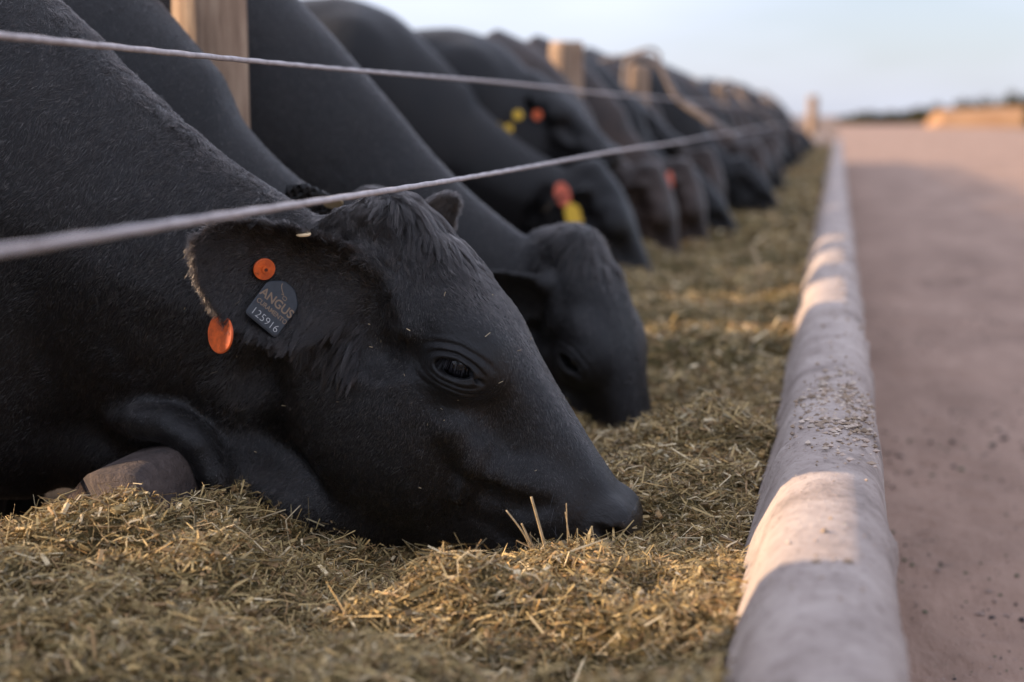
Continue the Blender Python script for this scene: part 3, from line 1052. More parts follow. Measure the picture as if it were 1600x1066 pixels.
cow = empty('cow', (ROOT_X, HY, 0))
tag(cow, 'large black cow nearest the camera, muzzle in the feed, dark lettered tag in its ear', 'cow', GROUP_COWS)
_cq = Va[Qa].mean(1) - heroA.poll
_u, _v = _cq @ heroA.d / heroA.k, _cq @ heroA.n / heroA.k
body = mesh_np('body', Va, Qa, [M_hide, M_nose], cow, mat_idx=((_u > 0.618 + 0.25 * np.clip(-0.05 - _v, 0, 1)) & (_v > -0.15)).astype(int))
for sg in (-1, 1):
    eyeball(heroA, sg, cow)


def lenA(P, n):
    r = P - heroA.poll
    u = r @ heroA.d; v = r @ heroA.n; w = r @ heroA.l
    L = np.full(len(P), 0.0085)
    neck = np.clip((-0.80 - P[:, 0]) / 0.15, 0, 1)
    L += neck * 0.004
    # crest of the neck
    crest = np.clip((n[:, 2] - 0.60) / 0.15, 0, 1) * np.clip((-0.85 - P[:, 0]) / 0.2, 0, 1) * np.clip(1 - np.abs(P[:, 1]) / 0.05, 0, 1)
    L += crest * 0.022 * np.clip(0.75 + 0.7 * vnoise(P, 18, 43), 0.1, 1.4)
    # forelock on the poll
    f = np.exp(-((u - 0.015) / 0.095)**2 - (w / 0.10)**2) * np.clip((v + 0.14) / 0.06, 0, 1)
    L += f * (0.060 + 0.030 * vnoise(P, 30, 41))
    L += np.exp(-((u - 0.14) / 0.10)**2 - (w / 0.09)**2) * np.clip((v + 0.05) / 0.05, 0, 1) * 0.010
    L *= 1 - 0.55 * np.clip((u - 0.45) / 0.15, 0, 1) * (neck < 0.5)
    for e in (heroA.near_ear, heroA.far_ear):
        t, b, c = ear_dist(P, e)
        b = b * (-1 if ear_frame(*e[:3])[2][2] > 0 else 1)
        on = (t > -0.15) & (t < 1.1) & (np.abs(b) < 0.14) & (np.abs(c) < 0.11)
        rim = np.clip((b - 0.075) / 0.04, 0, 1) + np.clip((-b - 0.035) / 0.02, 0, 1) + np.clip((t - 0.75) / 0.2, 0, 1)
        L = np.where(on, 0.011 + 0.011 * rim + 0.045 * np.clip(0.42 - t, 0, 0.4) * (b > 0.05) * (c > -0.02), L)
    Ex = heroA.H(EYE[0], EYE[1], EYE[2] * -1)
    d = np.linalg.norm(P - Ex, axis=1)
    L *= np.clip((d - 0.045) / 0.06, 0.22, 1)
    fd = np.linalg.norm((P - np.array([-1.13, -0.21, 0.57])) * np.array([0.8, 1, 1]), axis=1)
    L *= np.clip((fd - 0.06) / 0.08, 0.35, 1)
    return L


_hd = head_dir(heroA)


def dirA(P, n):
    D = _hd(P, n)
    r = P - heroA.poll
    u = r @ heroA.d; w = r @ heroA.l; v = r @ heroA.n
    f = np.exp(-((u - 0.01) / 0.09)**2 - (w / 0.09)**2) * np.clip((v + 0.12) / 0.06, 0, 1)
    swirl = np.stack([vnoise(P, 34, 51), vnoise(P, 34, 52), vnoise(P, 34, 53)], 1)
    out = swirl * 0.75 + heroA.d[None] * 1.0 + heroA.l[None] * (np.sign(w) * np.clip(np.abs(w) / 0.06, 0.2, 1.3))[:, None] - heroA.n[None] * 0.1
    D = D * (1 - f)[:, None] + out * f[:, None]
    for e in (heroA.near_ear, heroA.far_ear):
        o, a, b, c, L = ear_frame(*e[:3])
        t, qb, qc = ear_dist(P, e)
        on = (t > -0.15) & (t < 1.1) & (np.abs(qb) < 0.14) & (np.abs(qc) < 0.11)
        de = a[None] * 0.75 + b[None] * (qb / 0.08)[:, None] * 0.9 + np.array([0.1, 0, -0.35])[None]
        D = np.where(on[:, None], de, D)
    return D


def densA(P, n):
    d = np.where(P[:, 0] > -1.15, 1.0, np.clip(1 - (-1.15 - P[:, 0]) / 0.55, 0.0, 1) * 0.8)
    d = d * np.where(n[:, 1] < 0.25, 1.0, 0.35)       # thinner on the side turned to the neighbour
    d = d * np.where(P[:, 2] < 0.34, 0.1, 1)
    r = P - heroA.poll
    u = r @ heroA.d; v = r @ heroA.n; w = r @ heroA.l
    nose = (u > 0.60) & (v > -0.13)
    d = np.where(nose, 0.03, d)
    d = d * (1 + 1.6 * np.exp(-((u - 0.0) / 0.07)**2 - (w / 0.08)**2))
    for sg in (-1, 1):
        q = P - heroA.H(EYE[0], EYE[1], EYE[2] * sg)
        rr = np.linalg.norm(q, axis=1)
        d = np.where(rr < 0.0385, 0.0, d * np.clip((rr - 0.036) / 0.03, 0.22, 1))
    for e in (heroA.near_ear, heroA.far_ear):
        t, b, c = ear_dist(P, e)
        on = (t > 0.0) & (t < 1.1) & (np.abs(b) < 0.14) & (np.abs(c) < 0.11)
        d = np.where(on, 1.7, d)
    return d


make_fur('fur', Va, Qa, 340000, lenA, dirA, densA, M_fur, cow, radius=0.00042, npts=4, lift=0.34, seed=5, clump=0.34)

# flecks of chaff caught in the coat
r2 = np.random.default_rng(12)
cand = np.flatnonzero((Va[:, 0] > -1.15) & (Va[:, 1] < 0.05) & (Va[:, 2] > 0.42))
pk = Va[r2.choice(cand, 46)]
dd = r2.normal(size=(46, 3)); dd /= np.linalg.norm(dd, axis=1)[:, None]
ee = np.cross(dd, r2.normal(size=(46, 3))); ee /= np.linalg.norm(ee, axis=1)[:, None]
ln_ = r2.uniform(0.0012, 0.0045, (46, 1)) * np.where(r2.random((46, 1)) < 0.12, 2.0, 1)
ctr = pk + np.array([0.2, -0.85, 0.45]) * 0.0065
Vc_ = np.stack([ctr - dd * ln_ - ee * 0.0007, ctr - dd * ln_ + ee * 0.0007, ctr + dd * ln_ + ee * 0.0007, ctr + dd * ln_ - ee * 0.0007], 1).reshape(-1, 3)
chaff = mesh_np('chaff', Vc_, np.arange(184).reshape(-1, 4), M_straw, cow, smooth=False, colors=np.repeat(np.array([(0.45, 0.36, 0.22), (0.30, 0.24, 0.15)])[r2.integers(0, 2, 46)], 4, 0))
chaff['kind'] = 'stuff'

# whiskers on the lips
wk = 34
wu = r2.uniform(0.50, 0.63, wk); wv = r2.uniform(-0.16, -0.05, wk); wsg = np.where(r2.random(wk) < 0.7, -1, 1)
wp = np.array([heroA.H(u_, v_, 0.082 * g_) for u_, v_, g_ in zip(wu, wv, wsg)])
wd = heroA.l[None] * wsg[:, None] * 0.9 + heroA.d[None] * 0.5 + r2.normal(0, 0.3, (wk, 3))
wl_ = r2.uniform(0.02, 0.05, (wk, 1))
wpts = np.stack([wp + wd * wl_ * t_ + np.array([0, 0, -0.012]) * t_ * t_ for t_ in (0, 0.35, 0.7, 1.0)], 1)
curves_obj('whiskers', wpts, 0.00032, M_lash, cow)

# lashes over the near eyes
for eye in [c for c in cow.children if c.name.startswith('eye')]:
    sg = -1 if eye.location.y < 0 else 1
    e1 = unit(0.80 * heroA.d + 0.60 * heroA.n); e2 = unit(-0.60 * heroA.d + 0.80 * heroA.n); e3 = heroA.l * sg
    k = 60
    t = rng.uniform(0.10, 0.92, k) * math.pi
    p0 = e1[None] * (-0.033 * np.cos(t))[:, None] + e2[None] * (0.0135 * np.sin(t) - 0.001)[:, None] + e3[None] * (0.0362 - 0.012 * np.cos(t)**2)[:, None]
    dr = -e2[None] * rng.uniform(0.75, 1.1, (k, 1)) + e3[None] * rng.uniform(0.30, 0.65, (k, 1)) + e1[None] * (rng.normal(0.1, 0.12, (k, 1)) - 0.30 * np.cos(t)[:, None])
    ln = rng.uniform(0.015, 0.024, (k, 1))
    pts = np.zeros((k, 5, 3))
    for i, s_ in enumerate(np.linspace(0, 1, 5)):
        pts[:, i] = p0 + dr * ln * s_ - e2[None] * (ln * 0.25 * s_**2) * 0.5
    curves_obj('lash', pts, 0.00030, M_lash, eye)

# tags of the nearest cow, seated on the cupped sheet of its ear
EO, EA, EB, EC, EL = ear_frame(*heroA.near_ear[:3])


def on_ear(t, bq, out):
    sl_ = 2 * 4.6 * (1 - 0.55 * t) * bq
    nn = unit(EC - EB * sl_)
    return EO + EA * (t * EL) + EB * bq + EC * float(ear_mid(np.float64(t), np.float64(bq), EL)) + nn * out, nn


def in_plane(nn, sx, sy):
    v_ = VIEW_R * sx + VIEW_U * sy
    return v_ - VIEW_T * ((v_ @ nn) / (VIEW_T @ nn))


def plate_matrix(c, nn, sx, sy):
    x_ = Vector(in_plane(nn, sx, sy)).normalized(); z_ = Vector(nn).normalized(); y_ = z_.cross(x_)
    m_ = Matrix((x_, y_, z_)).transposed().to_4x4()
    m_.translation = Vector(c)
    return m_


c_, n_ = on_ear(0.56, 0.019, 0.010)
btn = extrude_outline('ear_tag', circle(0.0185), 0.006, M_orange, cow, plate_matrix(c_, n_, 0.9, -0.4))
btn['label'] = 'round orange button tag'
hub = extrude_outline('hub', circle(0.0068), 0.004, M_orange, btn, Matrix.Translation((0.001, 0.001, 0.0058)))
pin = extrude_outline('pin_hole', circle(0.0028), 0.0006, M_dark_mark, hub, Matrix.Translation((0, 0, 0.0039)))
lettering('...', 0.012, (-0.009, -0.008, 0.0062), M_dark_mark, btn, 'lettering')
c_, n_ = on_ear(0.44, 0.074, 0.014)
panel_pts = rounded([(-0.035, -0.044), (0.035, -0.044), (0.035, 0.024), (0.012, 0.044), (-0.012, 0.044), (-0.035, 0.024)], 0.008)
panel = extrude_outline('ear_tag', panel_pts, 0.0026, M_panel, cow, plate_matrix(c_, n_, 47, -43))
panel['label'] = 'dark slate panel tag with tan and white writing'
lettering('ANGUS', 0.0215, (0.0, 0.004, 0.0029), M_text_gold, panel, bold=0.0004, sx=0.95)
lettering('CURAMENTO', 0.0115, (0.001, -0.0125, 0.0029), M_text_gold, panel, bold=0.0001, sx=0.92)
lettering('125916', 0.0190, (0.0, -0.0315, 0.0029), M_text_white, panel, bold=-0.0004, sx=1.02)
t = np.linspace(0, 1, 24)
hook = np.column_stack([-0.003 + 0.007 * np.sin(t * 5.2) * (0.4 + t), 0.018 + 0.016 * t + 0.003 * np.cos(t * 6)])
stroke('emblem', hook, 0.0007, M_text_gold, panel, 0.0029)
stroke('emblem', np.column_stack([0.006 + 0.004 * np.cos(t * 6.0), 0.019 + 0.003 * np.sin(t * 6.0)]), 0.0006, M_text_gold, panel, 0.0029)
# larger orange disc fixed behind the ear, its lower part showing past the rim
c_, n_ = on_ear(0.68, 0.128, -0.020)
disc = extrude_outline('ear_tag', circle(0.033, 36), 0.004, M_orange, cow, plate_matrix(c_, unit(VIEW_T * 0.7 - VIEW_R * 0.6), 0.9, 0.2))
disc['label'] = 'larger orange disc tag behind the ear'
# cream back button on the upper rim
c_, n_ = on_ear(0.42, -0.060, 0.004)
edge = extrude_outline('ear_tag', circle(0.013, 24), 0.004, M_cream, cow, plate_matrix(c_, unit(VIEW_U * 0.95 + VIEW_T * 0.3), 0.85, -0.5))
edge['label'] = 'cream back button on the rim of the ear'
finish(cow)

# ---- its neighbour, mostly hidden ------------------------------------------
poseB = default_ears(Pose((-0.930, 0.0, 0.955), 63, 4))
poseB.near_ear = ((-1.00, -0.07, 0.84), (-1.09, -0.255, 1.005), (0.6, -0.6, -0.15))
mid_axes = (spaced((-3.95, -1.6, 0.03), (-1.6, -0.3, 0.010)), spaced((-0.60, -0.36, 0.03), (-0.36, 0.36, 0.009), (0.36, 0.6, 0.03)), spaced((-0.02, 0.28, 0.02), (0.28, 1.10, 0.008), (1.10, 1.78, 0.014)))


def new_cow(ps, y, label, axes, mat, detail=False, x=ROOT_X, rz=0.0, eyes=True):
    V, Q = sculpt(ps, axes, detail, 2)
    if detail:
        V = lid_relief(ps, V)
    root = empty('cow', (x, y, 0), rz)
    tag(root, label, 'cow', GROUP_COWS)
    mesh_np('body', V, Q, mat, root)
    if eyes:
        for sg in (-1, 1):
            eyeball(ps, sg, root)
    return root, V, Q


def generic_fur(ps, V, Q, root, count, radius, base=0.012):
    hd = head_dir(ps)

    def ln(P, n):
        r = P - ps.poll
        u = r @ ps.d; w = r @ ps.l; v = r @ ps.n
        L = np.full(len(P), base)
        L += 0.060 * np.exp(-((u - 0.01) / 0.095)**2 - (w / 0.085)**2) * np.clip((v + 0.12) / 0.06, 0, 1)
        L += 0.02 * np.clip((n[:, 2] - 0.75) / 0.2, 0, 1) * (P[:, 0] < ps.poll[0] - 0.1) * np.clip(1 - np.abs(P[:, 1]) / 0.05, 0, 1)
        for sg in (-1, 1):
            d = np.linalg.norm(P - ps.H(EYE[0], EYE[1], EYE[2] * sg), axis=1)
            L *= np.clip((d - 0.045) / 0.05, 0.25, 1)
        return L

    def dn(P, n):
        d = np.where(P[:, 0] > -1.7, 1.0, 0.0) * np.where(P[:, 2] < 0.34, 0.05, 1)
        r = P - ps.poll
        u = r @ ps.d; w = r @ ps.l
        d = d * (1 + 1.5 * np.exp(-((u - 0.0) / 0.08)**2 - (w / 0.08)**2))
        for sg in (-1, 1):
            d = np.where(np.linalg.norm(P - ps.H(EYE[0], EYE[1], EYE[2] * sg), axis=1) < 0.042, 0, d)
        return d
    make_fur('fur', V, Q, count, ln, hd, dn, M_fur, root, radius=radius, npts=3, lift=0.3, seed=9)


cowB, Vb, Qb = new_cow(poseB, 2.93, 'black cow mostly hidden behind the nearest cow, only its neck and ear showing', mid_axes, M_hide)
generic_fur(poseB, Vb, Qb, cowB, 60000, 0.00045)
xe, ye = rot2(8, VIEW_R, VIEW_U * 0.45 + VIEW_T * 0.85)
tb = extrude_outline('ear_tag', circle(0.021, 28), 0.004, M_cream, cowB, frame_matrix((-1.015, -0.185, 0.974), xe, ye))
finish(cowB)
cowB.rotation_euler.z = math.radians(3)

# ---- third cow, face turned a little to the camera -------------------------
poseC = default_ears(Pose((-0.628, 0.085, 0.824), 70, 18, 0, 1.13, neck0=(-1.72, 0, 1.16)), back=0.6)
axesC = (spaced((-3.95, -1.6, 0.03), (-1.6, -0.80, 0.010), (-0.80, -0.42, 0.0052), (-0.42, -0.2, 0.009)), spaced((-0.60, -0.36, 0.03), (-0.36, -0.20, 0.009), (-0.20, -0.02, 0.0045), (-0.02, 0.36, 0.009), (0.36, 0.6, 0.03)), spaced((-0.02, 0.28, 0.02), (0.28, 0.50, 0.008), (0.50, 0.70, 0.0045), (0.70, 1.10, 0.008), (1.10, 1.78, 0.014)))
cowC, Vc, Qc = new_cow(poseC, 3.66, 'black cow just beyond the nearest one, bare forehead and one eye turned to the camera', axesC, M_hide, True)
generic_fur(poseC, Vc, Qc, cowC, 90000, 0.00045)
finish(cowC)
cowC.rotation_euler.z = math.radians(-5)

# ---- masters for the rest of the row ---------------------------------------
G1 = default_ears(Pose((-1.10, 0.0, 0.905), 63, 2, neck0=(-1.85, 0, 1.13)), back=0.7, droop=0.35)
G2 = default_ears(Pose((-0.92, 0.0, 0.905), 75, 8, neck0=(-1.80, 0, 1.16)), back=0.5, droop=0.3)
G3 = default_ears(Pose((-0.97, 0.0, 0.83), 53, -4, neck0=(-1.80, 0, 1.12)), back=0.6, droop=0.1)
G5 = default_ears(Pose((-0.70, 0.0, 0.870), 63, 2, 0, 1.06, neck0=(-1.85, 0, 1.08)), back=0.7, droop=0.35)
G4 = default_ears(Pose((-1.50, 0.0, 1.40), 38, 20, neck0=(-2.10, 0, 1.12), neck_drop=0.8), back=0.25, droop=0.5)


class Master:
    def __init__(s, ps):
        V, Q = sculpt(ps, coarse_axes(), False, 2)
        s.ps = ps
        s.body = None; s.V, s.Q = V, Q
        s.eyes = []


masters = {}
for key, ps in (('low', G1), ('steep', G2), ('deep', G3), ('long', G5), ('up', G4)):
    masters[key] = Master(ps)


def row_cow(key, x, y, label, rz=0.0, mat=None, tags=(), s=1.0):
    m = masters[key]
    root = empty('cow', (ROOT_X + x, y, 0), rz)
    root.scale = (s, s, s)
    tag(root, label, 'cow', GROUP_COWS)
    if m.body is None:
        m.body = mesh_np('body', m.V, m.Q, M_hide, root)
        m.eyes = [eyeball(m.ps, sg, root) for sg in (-1, 1)]
        b = m.body
        finish(root)
    else:
        b = m.body.copy(); col.objects.link(b); b.parent = root
        for e in m.eyes:
            c = e.copy(); col.objects.link(c); c.parent = root
    if mat is not None:
        b.material_slots[0].link = 'OBJECT'; b.material_slots[0].material = mat
    for style, sgn in tags:
        if style.startswith('small_'):
            p_ = np.array(sgn) - np.array([ROOT_X + x, y, 0])
            extrude_outline('ear_tag', circle(0.026, 20), 0.004, M_yellow if style.endswith('yellow') else M_orange, root, frame_matrix(p_ / s, (0.95, 0.25, 0.1), (-0.1, 0.1, 0.97)))
            continue
        if style.startswith('at_'):
            p_ = np.array(sgn) - np.array([ROOT_X + x, y, 0])
            if style == 'at_red':
                o2 = circle(0.058, 26, sx=0.62)
            else:
                o2 = rounded([(-0.036, -0.05), (0.036, -0.05), (0.036, 0.02), (0.014, 0.05), (-0.014, 0.05), (-0.036, 0.02)], 0.008)
            t_ = extrude_outline('ear_tag', o2, 0.004, M_red if style == 'at_red' else M_yellow, root, frame_matrix(p_ / s, (0.93, 0.25, 0.26), (-0.30, 0.1, 0.94)))
            continue
        e = m.ps.near_ear if sgn < 0 else m.ps.far_ear
        o, a, bb, cc, L = ear_frame(*e[:3])
        if style == 'panel_yellow' or style == 'panel_orange':
            c = o + a * L * 0.55 - bb * 0.11 + cc * 0.055
            pts = rounded([(-0.036, -0.05), (0.036, -0.05), (0.036, 0.02), (0.014, 0.05), (-0.014, 0.05), (-0.036, 0.02)], 0.008)
            t_ = extrude_outline('ear_tag', pts, 0.003, M_yellow if style == 'panel_yellow' else M_red, root, frame_matrix(c, np.cross(np.array([0, 0, 1.]), cc), np.array([0, 0, 1.])))
        else:
            mt = {'orange': M_orange, 'red': M_red, 'yellow': M_yellow, 'cream': M_cream}[style.split('_')[0]]
            rr = 0.024 if style.endswith('small') else 0.036
            c = o + a * L * (0.62 if not style.endswith('small') else 0.36) + cc * 0.05 + bb * (0.01 if not style.endswith('small') else 0.045)
            t_ = extrude_outline('ear_tag', circle(rr, 24, sx=0.8), 0.004, mt, root, frame_matrix(c, np.cross(np.array([0, 0, 1.]), cc), np.array([0, 0, 1.])))
        t_.location.x -= ROOT_X
    return root


#           master  x      y     rz    label
row_cow('long', -0.46, 6.90, 'black cow with a salmon tag above a yellow tag hanging from its near ear', 0.02, tags=(('at_red', (-1.275, 6.68, 0.775)), ('at_yellow', (-1.222, 6.66, 0.685))), s=1.04)
row_cow('deep', -0.58, 1.20, 'black cow added out of view on the near side of the nearest cow to shade the foreground')  # unseen cow, added to block sun and sky light from the left
row_cow('steep', 0.02, 7.75, 'brownish black cow with plain ears right behind the cow with salmon and yellow tags', -0.03, mat=M_hide_brown, s=0.95)
row_cow('steep', 0.12, 8.35, 'black cow with a salmon panel tag beside its jaw, beyond the brownish plain-eared cow', 0.0, tags=(('panel_orange', -1),), s=0.95)
row_cow('up', -0.02, 7.32, 'black cow holding its head up behind the feeding row, yellow buttons in its dark ear', 0.0, tags=(('small_yellow', (-1.565, 7.04, 1.150)), ('small_yellow', (-1.612, 7.03, 1.082)), ('small_yellow', (-1.672, 7.04, 1.090)), ('small_orange', (-1.475, 7.08, 1.150))), s=0.96)
row_cow('up', -0.02, 9.9, 'black cow with head raised next to the third wooden post, orange button in its ear', 0.25, tags=(('orange_big', -1),), s=0.97)
row_cow('deep', 0.12, 9.15, 'black cow with head low and drawn back, directly under the bent pipe bracket', 0.04, s=0.96)
row_cow('steep', 0.05, 10.55, 'black cow feeding just past the third wooden post', -0.05, s=0.97)
row_cow('deep', 0.30, 11.3, 'black cow reaching far into the trough just past the bent pipe bracket', 0.05, s=0.97)
row_cow('low', 0.12, 12.1, 'black cow next beyond the one reaching far into the trough', -0.03, mat=M_hide_brown, s=0.95)
row_cow('low', -0.62, 5.0, 'hidden black cow standing back in the gap behind the second and third cows, placed to shade the kerb', 0.1, s=0.97)  # hidden from view; set forward so its body keeps sun off the kerb
row_cow('deep', -0.66, 5.95, 'hidden black cow standing back in the pen by the cow with salmon and yellow tags, placed to shade the kerb', -0.12, s=0.95)  # likewise hidden, moved up as a sun blocker for the kerb
ys_far = []
yy = 12.8
rr_ = random.Random(4)
while yy < 33.5:
    ys_far.append(yy)
    yy += rr_.uniform(0.62, 0.86)
nfar = len(ys_far)
ORD = ['last', 'second from last', 'third from last', 'fourth from last', 'fifth from last', 'sixth from last', 'seventh from last', 'eighth from last', 'ninth from last', 'tenth from last', 'eleventh from last', 'twelfth from last', 'thirteenth from last', 'fourteenth from last', 'fifteenth from last', 'sixteenth from last', 'seventeenth from last', 'eighteenth from last', 'nineteenth from last', 'twentieth from last', '21st from last', '22nd from last', '23rd from last', '24th from last', '25th from last', '26th from last', '27th from last', '28th from last', '29th from last', '30th from last', '31st from last', '32nd from last', '33rd from last', '34th from last']
for i, y in enumerate(ys_far):
    key = ['deep', 'steep', 'low', 'deep', 'steep'][i % 5]
    x = rr_.uniform(0.02, 0.26) + (0.06 if key == 'low' else 0)
    row_cow(key, x, y, 'blurred black cow feeding far down the trough, %s in the row' % ORD[nfar - 1 - i], rr_.uniform(-0.12, 0.12), mat=M_hide_brown if i % 6 == 2 else None, tags=(('orange_big', -1),) if i in (3, 9) else (), s=rr_.uniform(0.92, 0.99))
# ================================================================== FENCE
def cable(name, x, z, y0, y1, r, label, sag=0.0):
    ys_ = spaced((y0, 6, 0.02), (6, y1, 0.3))
    nsec = 8
    ph = np.linspace(0, 2 * math.pi, nsec, endpoint=False)
    Y, Pp = np.meshgrid(ys_, ph, indexing='ij')
    rr = r * (1 + 0.10 * np.cos(3 * (Pp - Y * 190)))
    dz = 0.0025 * np.sin(ys_ * 1.7)[:, None]
    V = np.stack([x + rr * np.cos(Pp), Y, z + dz + rr * np.sin(Pp)], -1).reshape(-1, 3)
    i = np.arange(len(ys_) * nsec).reshape(len(ys_), nsec); j = np.roll(i, -1, 1)
    F = np.stack([i[:-1], j[:-1], j[1:], i[1:]], -1).reshape(-1, 4)
    o = mesh_np(name, V, F, M_cable, None)
    tag(o, label, 'cable', 'cables strung along the trough')
    return o


cable('cable', -1.05, 1.25, 0.5, 34.5, 0.0050, 'upper pale steel cable strung past the wooden posts')
cable('cable', -0.70, 1.032, 0.5, 34.5, 0.0048, 'lower pale steel cable running just above the nearest cow\'s head')


def tube(pts, rad, nsec=10):
    pts = np.asarray(pts, float); n = len(pts)
    t = np.gradient(pts, axis=0); t /= np.linalg.norm(t, axis=1)[:, None]
    ref = np.array([0.0, 1.0, 0.02])
    a = np.cross(t, ref); a /= np.linalg.norm(a, axis=1)[:, None] + 1e-9
    b = np.cross(t, a)
    ph = np.linspace(0, 2 * math.pi, nsec, endpoint=False)
    rad = np.broadcast_to(rad, (n,))
    V = (pts[:, None] + rad[:, None, None] * (np.cos(ph)[None, :, None] * a[:, None] + np.sin(ph)[None, :, None] * b[:, None])).reshape(-1, 3)
    i = np.arange(n * nsec).reshape(n, nsec); j = np.roll(i, -1, 1)
    F = np.stack([i[:-1], j[:-1], j[1:], i[1:]], -1).reshape(-1, 4)
    V = np.vstack([V, pts[0], pts[-1]])
    c0, c1 = len(V) - 2, len(V) - 1
    T = np.vstack([np.stack([np.full(nsec, c0), j[0], i[0]], 1), np.stack([np.full(nsec, c1), i[-1], j[-1]], 1)])
    return V, F, T


def smooth_path(P, k=12):
    P = np.asarray(P, float)
    out = []
    n = len(P)
    for i in range(n - 1):
        p0, p1, p2, p3 = P[max(i - 1, 0)], P[i], P[i + 1], P[min(i + 2, n - 1)]
        for t in np.linspace(0, 1, k, endpoint=False):
            out.append(0.5 * ((2 * p1) + (p2 - p0) * t + (2 * p0 - 5 * p1 + 4 * p2 - p3) * t**2 + (3 * p1 - p0 - 3 * p2 + p3) * t**3))
    out.append(P[-1])
    return np.array(out)


def post(x, y, h, r, label, seed):
    zs = np.linspace(-0.05, h, 70); ph = np.linspace(0, 2 * math.pi, 40, endpoint=False)
    Z, Pp = np.meshgrid(zs, ph, indexing='ij')
    q = np.stack([np.cos(Pp) * 2, np.sin(Pp) * 2, Z * 0.7], -1).reshape(-1, 3)
    rr = r * (1 + 0.06 * fbm(q, 1.5, 3, seed) + 0.03 * vnoise(q * np.array([1, 1, 0.15]), 9, seed + 4)).reshape(Z.shape)
    rr[-1] *= 0.94
    V = np.stack([rr * np.cos(Pp), rr * np.sin(Pp), Z], -1).reshape(-1, 3)
    i = np.arange(len(zs) * 40).reshape(len(zs), 40); j = np.roll(i, -1, 1)
    F = np.stack([i[:-1], j[:-1], j[1:], i[1:]], -1).reshape(-1, 4)
    V = np.vstack([V, [0, 0, h + 0.004]])
    T = np.stack([np.full(40, len(V) - 1), i[-1], j[-1]], 1)
    o = mesh_np('wooden_post', V, [F, T], M_wood, None)
    o.location = (x, y, 0)
    tag(o, label, 'post', 'wooden posts of the feed fence')
    return o


post(-1.52, 3.34, 1.68, 0.088, 'thick round wooden post rising between the necks of the nearest cows', 1)
post(-1.52, 8.1, 1.56, 0.098, 'second wooden post, its sawn top showing above the backs of the cows', 2)
post(-1.40, 10.2, 1.50, 0.080, 'third wooden post, beside the bent pipe bracket', 3)
for k, y in enumerate((13.9, 17.6, 21.3, 25.0, 28.7, 32.4)):
    post(-1.40, y, 1.50, 0.08, 'blurred wooden post %s far down the row of cows' % ['fourth along', 'fifth along', 'sixth along', 'seventh along', 'eighth along', 'ninth along'][k], 10 + k)
post(-0.62, 36.2, 1.62, 0.13, 'sunlit tan post standing alone past the end of the trough', 30)

# bent pipe bracket carrying both cables
path = smooth_path([(-1.40, 9.62, 0.9), (-1.40, 9.62, 1.42), (-1.36, 9.62, 1.52), (-1.26, 9.62, 1.53), (-1.16, 9.62, 1.46), (-1.05, 9.60, 1.27), (-0.88, 9.55, 1.15), (-0.70, 9.50, 1.030), (-0.66, 9.49, 1.00)])
V, F, T = tube(path, 0.024)
br = mesh_np('pipe_bracket', V, [F, T], M_pipe, None)
tag(br, 'bent dusty pipe bracket leaning over the cows and holding both cables', 'bracket')
loop = smooth_path([(-1.62, 9.7, 1.50), (-1.42, 9.68, 1.54), (-1.26, 9.66, 1.585), (-1.19, 9.66, 1.56), (-1.17, 9.64, 1.47)])
V, F, T = tube(loop, 0.013)
mesh_np('tie_rod', V, [F, T], M_pipe, br)
for yk in (17.2, 25.2):
    p2 = path.copy(); p2[:, 1] += yk - 9.6
    V, F, T = tube(p2, 0.024)
    b2 = mesh_np('pipe_bracket', V, [F, T], M_pipe, None)
    tag(b2, 'blurred pipe bracket %s' % ('halfway down the far part of the row' if yk < 20 else 'near the far end of the row'), 'bracket')

# ================================================================== FEED
MUZZLES = [(-0.315, 2.40, 0.045, 0.10), (-0.315, 2.22, 0.040, 0.10), (-0.70, 2.17, 0.050, 0.17), (-0.70, 2.32, 0.055, 0.20), (-0.66, 2.9, 0.06, 0.2), (-0.50, 3.30, 0.05, 0.2), (-0.44, 3.46, 0.12, 0.22), (-0.22, 3.78, 0.06, 0.24), (-0.85, 6.9, 0.08, 0.2), (-0.75, 7.6, 0.08, 0.2), (-0.62, 8.3, 0.08, 0.2)]


